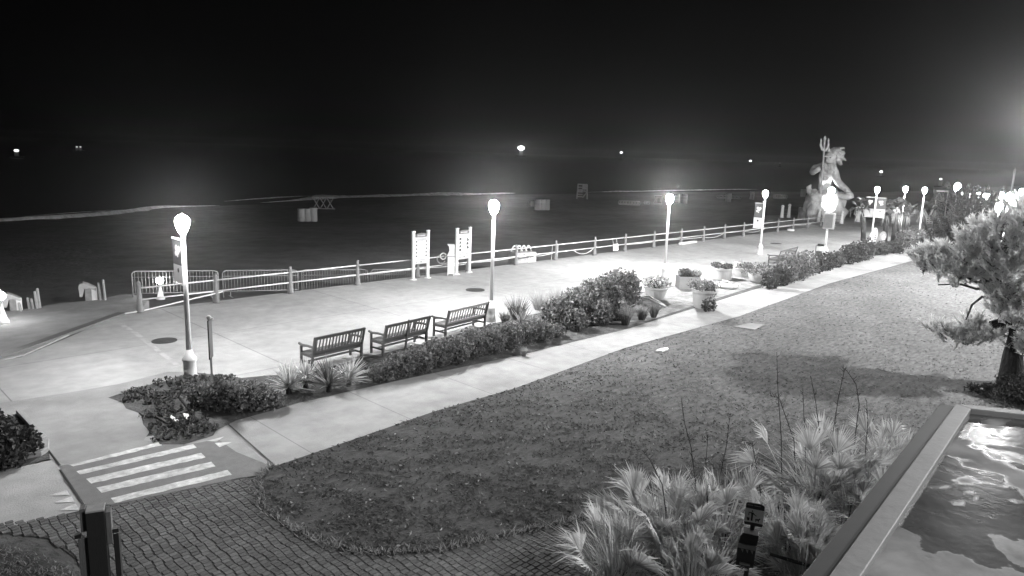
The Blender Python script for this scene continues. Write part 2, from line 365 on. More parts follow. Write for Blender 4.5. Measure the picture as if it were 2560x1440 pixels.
    for c, good in zip(cen, ok):
        if good:
            k = len(V); hz = .008+random.uniform(-.0015,.0015); rz = random.gauss(0,.025); tx, ty = random.gauss(0,.012), random.gauss(0,.012)
            a_, b_ = bw_/2-.005-random.random()*.005, bh/2-.005-random.random()*.005
            for f, zz in ((1.,-.01),(1.,hz-.008),(.9,hz)):
                for sx, sy in ((-1,-.8),(-.86,-1),(.86,-1),(1,-.8),(1,.8),(.86,1),(-.86,1),(-1,.8)):
                    x, y = sx*a_*f, sy*b_*f; x, y = x*math.cos(rz)-y*math.sin(rz), x*math.sin(rz)+y*math.cos(rz)
                    p = c+D*x+N*y; V.append((p.x,p.y,zz+(x*tx+y*ty if zz > 0 else 0)))
            for l in range(2): Fq += [(k+l*8+q, k+l*8+(q+1)%8, k+(l+1)*8+(q+1)%8, k+(l+1)*8+q) for q in range(8)]
            Fq.append(tuple(k+16+q for q in range(8)))
    b = MB(); b.v, b.f = V, Fq; o = b.build('brick_paving', paverm); o['kind'] = 'structure'
    # dark lawn corner at the lower left
    isl = px((-80,1350),(0,1338),(60,1345),(130,1372),(190,1415),(225,1450),(260,1700),(-80,1700))
    sheet('lawn', isl, .002, soil)
    isl2 = px((-80,1352),(0,1362),(90,1380),(160,1412),(205,1455),(230,1700),(-80,1700))
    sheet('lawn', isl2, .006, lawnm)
    P = np.array([(x,y,0.) for x,y in RNG.uniform((-9,5),(-4.5,10),(16000,2))]); P = P[inpoly(P, [(p[0],p[1]) for p in isl2])]
    n = len(P); g = blades('grass', P, P+np.stack([RNG.normal(0,.03,n), RNG.normal(0,.03,n), RNG.uniform(.02,.06,n)], axis=1), .02, grassm, segs=1, bend=0); g['kind'] = 'stuff'
    # ramp platform towards the beach
    b = MB(); pts = px((-150,945),(0,902),(60,889),(180,835),(300,786),(352,776),(372,752),(335,738),(300,738),(240,752),(150,760),(60,775),(-60,786),(-220,840))
    q = [SN(p) for p in pts][::-1]; b.prism(q, 'z', -.9, .03); o = b.build('pavement', platc, loc=(O.x,O.y,0), rz=PHI); o['kind'] = 'structure'
    p0, p1 = at(-150,950), at(304,786); b = MB(); b.beam(p0+Vector((0,0,.02)), p1+Vector((0,0,.02)), .3, .11); o = b.build('kerb', midg, bevel=.01); o['kind'] = 'structure'
    # beach: slopes to the water, right out past the frame
    V, Fq = [], []; S = list(np.linspace(-120,420,136)); NN = [-.2,.28,1.2,3,5,8,12,16,20,25,30,36,42,50,60,75,95,120]
    for s in S:
        for n_ in NN:
            z = -.62-.022*max(n_,0)+.10*mnoise.noise(Vector((s*.12,n_*.2,0)))+.05*mnoise.noise(Vector((s*.45,n_*.5,5)))
            if 26 < s < 48 and n_ < 16: z += .45*max(0, 1-abs(s-37)/11)*min(1,n_/4)*max(0,1-abs(n_-9)/7)
            p = W(s,n_); V.append((p.x,p.y,z))
    m = len(NN); Fq = [(i*m+j,(i+1)*m+j,(i+1)*m+j+1,i*m+j+1) for i in range(len(S)-1) for j in range(m-1)]
    o = npmesh('beach', V, Fq, beachm, smooth=True); o['kind'] = 'structure'
    # sea and surf
    shore = [at(x,y,-1.5) for x,y in ((-900,625),(-300,585),(0,557),(250,540),(400,523),(560,515),(660,511),(850,497),(1060,492),(1300,487),(1600,482),(1900,479),(2400,482),(2900,488))]
    pts = shore+[Vector((3200,2500,0)), Vector((3200,3150,0)), Vector((-3200,3150,0)), Vector((-3200,60,0))]
    me = bpy.data.meshes.new('sea'); me.from_pydata([(p.x,p.y,0) for p in pts[::-1]], [], [tuple(range(len(pts)))]); o = link('sea', me, seam, None, (0,0,-1.46)); o['kind'] = 'structure'
    def foam(line, wpx, thr, hh):
        V, Fq = [], []; line = [at(x,y,-1.45) for x,y in line]
        pts = []
        for a_, b_ in zip(line, line[1:]):
            k = max(2,int((b_-a_).length/.7)); pts += [a_.lerp(b_, t/k) for t in range(k)]
        t = 0
        for i, p in enumerate(pts):
            d = (pts[min(i+1,len(pts)-1)]-pts[max(i-1,0)]).normalized(); q = Vector((-d.y,d.x,0))
            e = max(0.02, mnoise.noise(Vector((i*.09,0,thr)))*.6+.8)*min(1, i/14, (len(pts)-1-i)/14+.02)
            wd = (wpx*(p.y/60)*(.7+.5*mnoise.noise(Vector((i*.4,2,0)))))*e; off = q*(.6*mnoise.noise(Vector((i*.06,7,thr))))
            for f, zz in ((-.5,-.04),(-.2,hh*e),(.1,hh*1.2*e),(.5,-.04)):
                v = p+off+q*(f*wd)+Vector((0,0,zz+.08*mnoise.noise(Vector((i*.8,f*9,0)))*e)); V.append(v)
        for i in range(len(pts)-1):
            Fq += [(i*4+j,(i+1)*4+j,(i+1)*4+j+1,i*4+j+1) for j in range(3)]
        o = npmesh('sea_foam', V, Fq, foamm, smooth=True); o['kind'] = 'stuff'
    foam([(-200,573),(0,553),(130,545),(250,536),(400,519),(480,516),(565,513)], 2.2, 1., .3)
    foam([(650,507),(720,502),(800,495),(950,491),(1100,487),(1300,483)], 2.4, 4., .3)
    foam([(560,503),(640,498),(740,491),(820,489)], .9, 2.5, .15)
    foam([(60,540),(160,533),(300,524)], .8, 6.5, .12)
    foam([(1450,481),(1600,478),(1800,474),(1900,473)], 1.2, 9., .12)
ground_setting()
# the raised round plaza under the statue
stP = at(2058,552)
b = MB(); b.lathe([(6.2,-.9),(6.2,.02),(5.9,.05),(0.01,.05)], n=40); o = b.build('pavement', platc, loc=(stP.x,stP.y,0)); o['kind'] = 'structure'

# ------------------------------------------------------------------ street lamps
def lamp(p, h=4.27, label=None, group='globe street lamps along the boardwalk', first={}, mat=None):
    mat = mat or globe; key = mat.name
    if key not in first:
        first[key] = None
    if first[key] is None:
        t = empty('street_lamp', p, 0); k = 1.
        b = MB(); b.lathe([(.19,0),(.19,.05),(.16,.08),(.155,.42),(.18,.46),(.18,.52),(.12,.6),(.075,.75)], n=16); b.build('base', cream, t, smooth=True)
        b = MB(); b.tube([(0,0,.7),(0,0,2.2),(0,0,3.62)], [.07,.062,.052], 14); b.build('pole', cream, t, smooth=True)
        b = MB(); b.lathe([(.052,3.6),(.062,3.63),(.058,3.68),(.075,3.73),(.08,3.765),(.07,3.775)], n=14); b.build('collar', cream, t, smooth=True)
        b = MB(); b.lathe([(.07,3.775),(.11,3.84),(.155,3.97),(.165,4.07),(.15,4.14),(.1,4.2),(.05,4.22)], n=14); b.build('globe', mat, t, smooth=True)
        b = MB(); b.lathe([(.06,4.215),(.07,4.225),(.03,4.25),(.028,4.27),(.01,4.29)], n=10); b.build('finial', cream, t, smooth=True)
        first[key] = t
    else: t = copy_tree(first[key], p)
    if abs(h-4.27) > .02: t.scale = (h/4.27,)*3
    tag(t, label, 'street lamp', group); return t
L1 = lamp(at(476,943), 4.24, 'tall street lamp with dark and white banner, standing nearest at the left', mat=globe_dim)
L2 = lamp(at(1227,803), 4.36, 'tall street lamp at the right end of the bench row')
L3 = lamp(at(1660,695), 4.22, 'plain tall street lamp behind the white flower pot', mat=globe_hot)
L4 = lamp(at(1899,636), 4.15, 'street lamp with banner on its left, beside the railing short of the statue', mat=globe_mid)
L5 = lamp(at(2060,645), 4.5, 'street lamp with a grey box on its pole, in front of the statue', mat=globe_mid)
L6 = lamp(at(2177,605), 4.3, 'street lamp with banners on both sides, right of the statue', mat=globe_mid)
def base_for(x, y, k=.715):
    xx = x
    for _ in range(4):
        hor = 380+.033*(xx-1280); p = at(xx, (y-k*hor)/(1-k)); q = proj(p+Vector((0,0,6*k))); xx += x-q[0]
    return p
lamp(base_for(2265,464), 4.3, 'street lamp among the palm trunks, second to the right past the statue', mat=globe_far)
lamp(base_for(2313,467), 4.3, 'street lamp over the pale bench stack beyond the palms', mat=globe_far)
for x, y, k, lb in ((2395,456,.82,'large bright street lamp over the top of the dark juniper'), (2412,478,.725,'small lamp just right of the juniper tip, first of four close together'), (2428,479,.72,'second of the four close lamps over the juniper'), (2446,478,.735,'third of the four close lamps over the juniper'), (2466,480,.715,'last of the four close lamps over the juniper, nearest the mast'), (2524,480,.77,'street lamp at the foot of the tall mast'), (2500,503,.715,'street lamp glowing low through the top of the pine'), (2545,480,.78,'street lamp at the right border above the pine'), (2505,478,.72,'street lamp just left of the mast foot'), (2556,470,.76,'highest street lamp cut by the right border'), (2535,497,.73,'street lamp low in the pine top under the right border lamp')):
    lamp(base_for(x,y,k), 6*k, lb, group='street lamps far along the path', mat=globe_far)
    lamp(base_for(x,y), 4.3, lb, group='street lamps far along the path', mat=globe_far)
def banner(t, side, z0, z1, w, style):
    """hangs toward the sea (side +1) or inland (-1) from its lamp"""
    q = N*side
    def P(a, z, off=0.): return q*a+D*off+Vector((0,0,z))
    for zz in (z1+.03, z0-.03):
        b = MB(); b.beam(P(0,zz), P(w+.05,zz), .035); b.build('banner_arm', white, t)
    zm = z0+(z1-z0)*.42
    def pan(name, za, zb, m): 
        bb = MB(); bb.add([P(.07,za,-.008),P(.07+w-.05,za,-.008),P(.07+w-.05,zb,-.008),P(.07,zb,-.008),P(.07,za,.008),P(.07+w-.05,za,.008),P(.07+w-.05,zb,.008),P(.07,zb,.008)],
              [(0,1,2,3),(7,6,5,4),(0,4,5,1),(1,5,6,2),(2,6,7,3),(3,7,4,0)]); return bb.build(name, m, t)
    up_ = pan('upper_banner', zm+.002, z1, midg if style else dark); lo_ = pan('lower_banner', z0, zm-.002, white if style else M('banner_grey', .5, .6, .1, 5))
    bb = MB()
    def disc(u, z, r, m_=10, e=.013):
        for sgn in (-1,1):
            vs = [P(u+r*math.cos(2*math.pi*k/m_)*1.0, z+r*math.sin(2*math.pi*k/m_), sgn*e) for k in range(m_)]
            bb.add(vs, [tuple(range(m_))])
    W0 = .07+(w-.05)/2; hh = z1-zm
    for (u, z, r) in ((-.1,.66,.09),(.06,.68,.09),(-.02,.56,.1),(.1,.46,.07),(.0,.38,.045)): disc(W0+u, zm+hh*z, r, e=.013+.001*u)
    bb.build('emblem', white, up_)
    bb = MB(); disc(W0, z0+(zm-z0)*.7, .06); 
    bb.build('emblem', white if not style else dark, lo_)
banner(L1, 1, 2.45, 3.55, .68, 1)
banner(L4, 1, 1.75, 3.35, .62, 1)
banner(L6, 1, 1.95, 3.4, .7, 0); banner(L6, -1, 1.95, 3.4, .7, 1)
b = MB(); b.box((0,-.14,2.25), (.62,.22,.95), rz=-.45); b.build('control_box', grey, L5, bevel=.02)
b = MB(); b.box((-.11,-.24,2.25), (.5,.02,.8), rz=-.45); b.build('box_door', midg, L5)

def low_lamp(p, h, label):
    t = empty('path_light', p); k = h
    b = MB(); b.lathe([(.17*k,0),(.17*k,.06*k),(.13*k,.12*k),(.085*k,.3*k),(.06*k,.42*k),(.055*k,.66*k),(.075*k,.67*k)], n=14); b.build('base', cream, t, smooth=True)
    b = MB(); b.lathe([(.06*k,.67*k),(.13*k,.74*k),(.14*k,.8*k),(.1*k,.87*k),(.05*k,.89*k)], n=12); b.build('globe', M('low_lamp_glass', .8, .4, 0, emit=130), t, smooth=True)
    b = MB(); b.lathe([(.07*k,.89*k),(.055*k,.93*k),(.03*k,.97*k),(.01*k,1.03*k)], n=10); b.build('finial', cream, t, smooth=True)
    return tag(t, label, 'path light', 'short globe lights at the beach ramp')
low_lamp(at(7,808,.03), 1.15, 'short globe light with flared base at the left border of the ramp')
low_lamp(at(402,748,-.15), .95, 'short globe light behind the first bay of the railing')

# ------------------------------------------------------------------ floodlights of the buildings on the right (their glow shows at the right edge)
def flood(x, y, z, watt, label, size=.25, shade=True, rz=0.):
    t = empty('floodlight_pole', (x,y,0), rz)
    b = MB(); b.tube([(0,0,0),(0,0,z+.3)], [.14,.08], 12); b.build('pole', grey, t, smooth=True)
    b = MB(); b.box((-.3,0,z+.28), (1.0,.5,.16)); b.build('lamp_head', dark, t, bevel=.02)
    b = MB(); b.box((-.32,0,z+.19), (.8,.36,.015)); b.build('lens', M('flood_lens', .8, .4, 0, emit=60), t)
    ld = bpy.data.lights.new('floodlight_bulb', 'SPOT' if shade else 'POINT'); ld.energy = watt;
    if shade: ld.spot_size = R(146); ld.spot_blend = .12
    ld.shadow_soft_size = size
    lo = bpy.data.objects.new('floodlight_bulb', ld); C.objects.link(lo); lo.parent = t; lo.location = (-.32,0,z+.1 - size)
    return tag(t, label, 'floodlight', 'floodlights on tall poles')
flood(30, 21., 16., FLOOD_W, 'tall floodlight pole over the lawn beyond the pine')
flood(9, 1., 8.5, NEAR_W, 'floodlight pole beside the flat roof, nearest the camera', rz=1.2)
fq = Vector((0,0,CH))+ray(2622,285)*33
flood(fq.x, fq.y, fq.z, GLOW_W, 'tall floodlight pole glowing just past the right border', shade=False)

# ------------------------------------------------------------------ railing
def railing():
    t = empty('railing', W(-19.1,0), PHI, 'two rail white railing with grey round topped posts along the seaward boardwalk edge', 'railing')
    S = [SN(at(x,y))[0] for x,y in ((352,782),(548,760),(730,735),(895,713))]
    S += [-7.0+.3, -3.5] + [SN(at(x,y))[0] for x,y in ((1285,662),(1387,650),(1480,637),(1560,628),(1632,619))]
    S += [16.7, 19.8, 22.9, 26.0, 29.1, 32.2, 35.3, 38.4, 41.5, 44.6]
    for s in S:
        b = MB(); b.lathe([(.13,0),(.125,.1),(.085,.45),(.075,.95),(.09,.98),(.05,1.0),(.075,1.05),(.07,1.1),(.03,1.14)], n=12); 
        b.build('post', railp, t, loc=(s+19.1,0,0), smooth=True)
    for z, r in ((.88,.028),(.46,.028)):
        b = MB()
        for a_, c_ in zip(S, S[1:]):
            if z > .8 and -4.9 < (a_+c_)/2 < -4.: b.tube([(a_+19.1,0,z),(a_+20.6,0,z)], r, 8); continue
            b.tube([(a_+19.1,0,z),(c_+19.1,0,z)], r, 8)
        b.build('top_rail' if z > .8 else 'lower_rail', railw, t, smooth=True)
    b = MB(); b.tube([(-.9,-.05,.03),(.1,-.03,.06),(3.0,-.05,.42)], .026, 8); b.build('ramp_rail', railw, t, smooth=True)
    return t
railing()
def cable():
    pts = []
    S = [(-12,.44,0),(-8,.42,0),(-5.8,.40,.05),(-3,.42,.06),(0,.44,.03),(1.1,.44,.1),(3.3,.46,.02),(4.9,.46,.3),(6.9,.46,.0),(10,.44,.05),(14,.44,.02),(20,.3,.16),(23,.44,.02),(26,.44,.2),(30,.44,.02),(36,.42,.08),(40,.44,.02)]
    for (s, z, sag), (s2, z2, _) in zip(S, S[1:]):
        for k in range(6):
            f = k/6; pts.append(W(s+(s2-s)*f, .06, z+(z2-z)*f-sag*4*f*(1-f)-.01))
    b = MB(); b.tube(pts, .02, 6); o = b.build('cable', railw, smooth=True); tag(o, 'white cable draped in loops along the lower rail of the railing', 'cable')
cable()

# ------------------------------------------------------------------ crowd barriers on the beach ramp
def barriers():
    A = at(327,745); A.z = 0; s0, n0 = SN(A); P0 = Vector((s0,n0,-.05)); P1 = Vector((-5.2,.85,-.95))
    lab = ['leftmost crowd barrier with a rounded corner, beyond the railing end', 'crowd barrier behind the second railing bay', 'crowd barrier behind the third railing bay', 'crowd barrier low behind the railing, nearest the sign boards']
    first = None
    for i in range(4):
        a_ = P0.lerp(P1, i/4+.004); c_ = P0.lerp(P1, (i+1)/4-.004); wa, wc = W(a_.x,a_.y,a_.z), W(c_.x,c_.y,c_.z)
        d = wc-wa; L = d.length; t = empty('crowd_barrier', wa, math.atan2(d.y,d.x), lab[i], 'barrier', 'metal crowd barriers on the ramp')
        dz = d.z; Lh = math.hypot(d.x,d.y)
        def p(f, z): return (Lh*f, 0, dz*f+z)
        b = MB(); b.tube([p(.01,-.05),p(.01,.98),p(.025,1.06),p(.06,1.1),p(.94,1.1),p(.975,1.06),p(.99,.98),p(.99,-.05)], .024, 8); b.tube([p(.01,.22),p(.99,.22)], .018, 6); b.tube([p(.01,.86),p(.99,.86)], .014, 6)
        b.build('frame', grey, t, smooth=True)
        b = MB()
        for k in range(1, 26): b.tube([p(k/26,.22),p(k/26,1.1)], .011, 5)
        b.build('bars', grey, t)
        for f in (.1,.9):
            b = MB(); b.beam((Lh*f,-.3,dz*f+.0), (Lh*f,.3,dz*f+.0), .04, .03); b.beam((Lh*f,0,dz*f), (Lh*f,0,dz*f+.22), .03); b.build('foot', grey, t)
barriers()

# ------------------------------------------------------------------ benches
def bench(p, rz, label, L=1.6, style=0, top=teak):
    t = empty('park_bench', p, rz, label, 'bench', 'wooden slatted benches facing the sea')
    for sx in (-1,1):
        x = sx*(L/2-.04)
        b = MB(); b.beam((x,0,0),(x,-.02,.42),.06,.07); b.beam((x,-.02,.42),(x,-.16,.96),.055,.06); b.build('back_leg', teak, t, bevel=.006)
        b = MB(); b.box((x,.5,.3),(.06,.06,.6)); b.build('front_leg', teak, t, bevel=.006)
        b = MB(); b.tube([(x,-.06,.66),(x,.2,.66),(x,.45,.63),(x,.6,.66)], [.035,.035,.04,.035], 6); b.build('armrest', teak, t)
    b = MB()
    for i in range(5): b.box((0,.06+i*.105,.435-.012*(2-abs(i-2))*.5),(L-.1,.088,.028))
    b.build('seat', teak, t, bevel=.004)
    bk = MB(); bk.box((0,-.145,.915),(L-.06,.035,.09), rx=.25); bk.box((0,-.03,.50),(L-.06,.035,.08), rx=.25); b2 = bk.build('back_frame', top, t, bevel=.006)
    b = MB(); n = 15
    for i in range(n):
        x = -L/2+.12+(L-.24)*i/(n-1); b.beam((x,-.035,.53),(x,-.135,.88),.04,.016)
    if style == 1: b.beam((0,0,.0),(0,-.16,.98),.055,.05)
    b.build('back_slats', teak, t)
    b = MB(); b.box((0,.06,.38),(L-.08,.03,.08)); b.box((0,.5,.38),(L-.08,.03,.08)); b.box((0,.27,.2),(L-.1,.04,.05))
    for sx in (-1,1): b.box((sx*(L/2-.04),.26,.2),(.04,.46,.05)); b.box((sx*(L/2-.04),.26,.39),(.04,.46,.07))
    b.build('seat_frame', teak, t)
    return t
def bench_px(a_, c_, label, **k):
    p, q = at(*a_), at(*c_); d = q-p; m = (p+q)/2
    return bench(m, math.atan2(d.y,d.x), label, L=d.length+.08, **k)
bench_px((781,927),(903,897), 'slatted wooden bench nearest the camera, behind the spiky yuccas')
bench_px((957,891),(1065,862), 'slatted wooden bench with a middle back post, second of the three', style=1)
bench_px((1113,847),(1211,820), 'slatted wooden bench beside the lamp post, last of the near three', top=M('bench_wood_pale', .3, .7, .2, 7))
bench_px((1942,668),(1984,655), 'far bench mostly hidden behind bushes, its arm showing beside the grasses')
def litter_bin():
    f = Frame(2047,641); k = f.l(2147,641).x/100; t = empty('litter_bin', f.o, f.rz, 'pale litter bin with a dark lid and grey lower panel, behind the far low hedge', 'litter bin')
    for sx in (-1,1):
        b = MB(); b.box((sx*9.5*k,0,15*k),(1.6*k,.3,30*k)); b.build('post', dark, t)
    b = MB(); b.box((0,-.03,22*k),(17*k,.34,12*k)); b.build('upper_panel', white, t, bevel=.01)
    b = MB(); b.box((-.5*k,-.06,8*k),(17*k,.4,14*k)); b.build('lower_panel', midg, t, bevel=.01)
    b = MB(); b.prism([(-8*k,30*k),(11*k,30*k),(10*k,34*k),(-5*k,35*k)], 'y', -.2, .2); b.build('lid', dark, t, bevel=.01)
litter_bin()

# ------------------------------------------------------------------ information sign boards
def board(a_, c_, top, label, mapp):
    p, q = at(*a_), at(*c_); d = q-p; L = d.length; t = empty('sign_board', (p+q)/2, math.atan2(d.y,d.x), label, 'sign board', 'tall white information boards at the railing'); h = 2.27
    for sx in (-1,1):
        b = MB(); b.box((sx*(L/2),0,h/2),(.11,.11,h)); b.box((sx*L/2,0,h-.01),(.14,.14,.05)); b.lathe([(.17,0),(.17,.03),(.09,.05)], (sx*L/2,0,0), 12); b.build('post', white, t, bevel=.006)
    w_ = L-.11
    b = MB(); b.box((0,0,1.35),(w_-.006,.06,1.24)); pn = b.build('panel', M('sign_panel_white', .4, .5, .05, 4), t, bevel=.004)
    b = MB(); b.prism([(-w_/2+.1,1.99),(w_/2-.02,1.99),(w_/2-.02,2.1),(w_/2-.15,2.15),(0,2.17),(-w_/2+.15,2.14),(-w_/2+.1,2.1)], 'y', -.025, .025); b.build('header', M('board_header', .1, .6, .3, 6), t)
    b = MB(); b.box((0,-.012,2.05),(w_*.55,.04,.05)); b.build('header_stripe', grey, t)
    y = -.033; b = MB(); rnd = random.Random(3+mapp)
    def icon(u, z, s):
        k = rnd.randrange(3); s *= 1.35
        if k == 0: b.box((u,y,z),(s,.004,s*.8)); 
        elif k == 1: b.box((u,y,z),(s*.5,.004,s)); b.box((u+s*.3,y-.002,z-.02),(s*.7,.004,s*.4))
        else:
            b.prism([(u-s/2,z-s/2),(u+s/2,z-s/3),(u+s/4,z+s/2),(u-s/3,z+s/3)], 'y', y-.002, y+.002)
    if mapp:
        for i in range(5): icon(-w_/2+.1, 1.78-i*.17, .06); icon(w_/2-.08, 1.78-i*.17, .055)
        for i in range(3): b.box((.02,y,1.9-i*.035),(w_*.75,.004,.008))
        b.box((0,y,.92),(w_-.05,.004,.01)); b.box((.0,y,.82),(.06,.004,.05)); b.box((-.28,y,.83),(.06,.004,.025))
        b.build('icons', M('sign_ink', .03, .6, .1, 5), pn)
        b = MB(); b.prism([(-w_/2+.2,1.1),(w_/2-.19,1.1),(w_/2-.15,1.72),(-w_/2+.18,1.74)], 'y', y-.001, y+.003); b.build('map', M('sign_map', .5, .6, .15, 4), pn)
    else:
        for i in range(4): icon(-w_/2+.15, 1.74-i*.18, .1)
        for i in range(3): icon(w_/2-.15, 1.68-i*.19, .11)
        for i in range(9): b.box((-.02,y,1.86-i*.1),(w_*(.24+.1*rnd.random()),.004,.012))
        b.box((0,y,.98),(w_-.08,.004,.012)); b.box((.03,y,.84),(.07,.004,.05)); b.box((-.25,y,.84),(.16,.004,.02)); b.box((.25,y,.86),(.18,.004,.015))
        b.build('icons', M('sign_ink', .03, .6, .1, 5), pn)
board((1033,700),(1069,695), 578, 'tall white map board with small icons down both sides, on two posts at the railing', 1)
board((1141,686),(1173,681), 571, 'tall white board with rows of dark square icons, standing nearest the lamp', 0)

# white cabinet with loop handles beside the second board
def cabinet():
    f = Frame(1124,688); t = empty('equipment_cabinet', f.o, f.rz, 'white boxy cabinet with loop arms, left of the icon board', 'cabinet')
    b = MB(); b.box((.06,0,.5),(.34,.34,.86)); b.build('lower_case', white, t, bevel=.02)
    b = MB(); b.prism([(-.14,.96),(.22,.96),(.22,1.52),(-.14,1.52),(-.05,1.42),(-.03,1.2)], 'y', -.16, .16); b.build('upper_case', white, t, bevel=.015)
    b = MB(); b.box((.05,0,.945),(.42,.4,.04)); b.build('shelf', grey, t)
    def loop(c, r, rx):
        bb = MB(); pts = [(c[0]+r*math.cos(a), c[1]+r*.4*math.sin(a), c[2]+r*math.sin(a)) for a in np.linspace(.4,5.9,16)]; bb.tube(pts, .03, 8); return bb
    loop((-.32,0,.93), .14, 0).build('loop_arm', white, t, smooth=True); loop((-.42,.05,.78), .2, 0).build('loop_arm', grey, t, smooth=True)
    b = MB(); b.tube([(-.42,0,.6),(-.3,0,.52),(-.1,0,.62)], .045, 8); b.build('spout', grey, t, smooth=True)
    for x in (-.09,.2):
        b = MB(); b.box((x,0,.04),(.06,.3,.08)); b.build('foot', white, t)
cabinet()
# slatted crate with arched ribs behind the rail
def crate():
    f = Frame(1340,662); o = W(1.3,.75,-.35); t = empty('beach_crate', o, PHI-.25, 'white crate with arched ribs on top, standing on the sand behind the railing', 'crate')
    b = MB(); b.box((0,0,.45),(1.35,.8,.9)); b.build('body', M('crate_board', .35, .7, .2, 5), t, bevel=.02)
    b = MB(); b.box((.38,-.415,.66),(.5,.03,.36)); b.box((.38,-.415,.24),(.5,.03,.34)); b.build('door', white, t, bevel=.006)
    b = MB(); b.beam((.24,-.436,.62),(.55,-.436,.70),.03,.03); b.beam((-.6,-.41,.62),(-.1,-.41,.78),.04,.05); b.build('strap', dark, t)
    for i in range(4):
        x = -.42+i*.27; b = MB(); b.tube([(x-.22+.44*k/10, (.2-.06*i), .88+.34*math.sin(math.pi*k/10)) for k in range(11)], .035, 8); b.build('rib', white, t, smooth=True)
crate()
for s, lb in ((3.05,'thin white stake leaning on the far side of the railing post by the crate'),(3.55,'thin white stake just right of the railing post by the crate')):
    b = MB(); p = W(s,.12,0); b.tube([p+Vector((0,0,.0)), p+Vector((.03,0,.86))], .018, 6); tag(b.build('stake', white), lb, 'stake', 'white stakes by the railing')
def hanging_sign():
    p = W(8.75,-.06,0); t = empty('hanging_sign', p, PHI, 'white slotted notice panel hung on the railing by two straps', 'sign')
    for x in (-.2,.2):
        b = MB(); b.beam((x,0,.9),(x+.05,-.06,.52),.09,.02); b.build('strap', white, t)
    b = MB(); b.box((.08,-.07,.36),(.52,.03,.42), rx=-.1); b.build('panel', white, t, bevel=.006)
    b = MB()
    for z, w_ in ((.5,.34),(.44,.34),(.28,.3)):
        b = MB(); b.box((.09,-.098+(z-.36)*.1,z),(w_,.006,.02), rx=-.1); b.build('lettering', dark, t)
hanging_sign()
b = MB()
for k, (s, r) in enumerate(((16.1,.09),(16.2,.08))): b.tube([W(s,-.25-k*.14,.1), W(s+2.0,-.25-k*.1,.12)], r, 10)
tag(b.build('rolled_mat', white, smooth=True), 'rolled white matting lying at the foot of the railing', 'mat')
b = MB(); p = W(34.4,-.2,.0); b.ball(p+Vector((0,0,.06)), (.35,.25,.12)); tag(b.build('sand_bag', white, smooth=True), 'white bag lying at the railing foot in front of the statue', 'bag')

# manholes
for x, y, r, lb in ((1188,725,.42,'round manhole cover on the boardwalk left of the second lamp'),(411,852,.36,'manhole cover on the boardwalk left of the nearest lamp'),(1940,609,.4,'far manhole cover on the boardwalk past the fourth lamp')):
    b = MB(); b.lathe([(r,0),(r,.012),(r*.93,.014),(r*.9,.009),(0.01,.009)], n=28); tag(b.build('manhole_cover', M('cast_iron', .06, .6, .4, 14, .004, 60), loc=at(x,y,.004)), lb, 'manhole cover', 'manhole covers on the boardwalk')

# ------------------------------------------------------------------ things on the beach
def drum(p, label, r=.3, h=.85, group='white drums on the sand'):
    t = empty('trash_drum', p, 0, label, 'drum', group)
    b = MB(); b.lathe([(r*.94,0),(r,.03),(r,h*.33),(r*1.03,h*.35),(r,h*.37),(r,h*.64),(r*1.03,h*.66),(r,h*.68),(r,h-.02),(r*1.03,h)], n=16); b.build('body', plasticw, t, smooth=True)
    b = MB(); b.lathe([(r*1.0,h),(r*.95,h+.015),(.01,h+.03)], n=16); b.build('lid', grey, t)
    return t
BZ = -1.15
for x, lb in ((754,'left'),(769,'middle'),(784,'right')):
    drum(at(x,553,BZ), lb+' drum of the three standing in front of the surf', r=.36, h=1.3 if x > 775 else 1.2)
for x, lb in ((1343,'left'),(1355,'middle'),(1366,'right')):
    drum(at(x,525,BZ), lb+' drum of the three right of the second lamp', r=.42, h=1.35)
for x, lb in ((1326,'left'),(1332,'right')):
    drum(at(x,516,BZ), lb+' one of two tiny bins beside the far drum group', r=.25, h=.7, group='tiny bins on the sand')
for x, y, lb in ((1690,508,'left of two pale boxes behind the third lamp globe'),(1710,509,'right of two pale boxes behind the third lamp globe'),(1820,505,'pale drum beside the stacked chairs far on the sand'),(2007,492,'single pale drum left of the statue')):
    drum(at(x,y,BZ), lb, r=.5, h=1.5, group='far pale drums')
def guard_tower(px_, py, hpx, label, mat, wpx=26):
    f = Frame(px_,py,BZ); k = f.l(px_+100,py).x/100; w_ = wpx*k; h = hpx*k
    t = empty('lifeguard_stand', f.o, f.rz, label, 'lifeguard stand', 'lifeguard stands on the beach')
    for sx in (-1,1):
        for sy in (-1,1):
            b = MB(); b.beam((sx*w_/2,sy*w_*.4,0),(sx*w_*.44,sy*w_*.35,h),.16); b.build('leg', mat, t)
    b = MB()
    for i in range(1,6): b.box((-w_*.22,-w_*.4,h*i/6.2),(w_*.5,.12,.18))
    b.beam((.1,-w_*.42,h*.1),(w_*.45,-w_*.4,h*.5),.14); b.build('rungs', mat, t)
    b = MB(); b.box((0,0,h*.55),(w_*.95,w_*.8,.14)); b.build('platform', mat, t)
    b = MB(); b.box((w_*.22,-w_*.2,h*.82),(w_*.5,.12,h*.34)); b.build('seat_back', mat, t)
    b = MB(); b.box((w_*.0,w_*.1,h),(w_*.98,w_*.7,.14)); b.build('roof', mat, t)
guard_tower(1455,497,36,'tall white lifeguard stand at the water edge, lit face on', M('stand_paint', .4, .7, .15, 2))
def folded_stand():
    f = Frame(808,524,BZ); t = empty('beach_frame', f.o, f.rz, 'dim crossed timber frame on the sand behind the three drums', 'frame')
    b = MB()
    for i in range(3):
        x = -1.1+i*.75; b.beam((x,0,.05),(x+.75,0,1.35),.09); b.beam((x+.75,0,.05),(x,0,1.35),.09)
    b.build('cross_braces', grey, t); b = MB(); b.beam((-1.2,0,1.4),(1.3,0,1.35),.09); b.beam((-1.2,.1,.1),(1.3,.1,.1),.09); b.build('rails', grey, t)
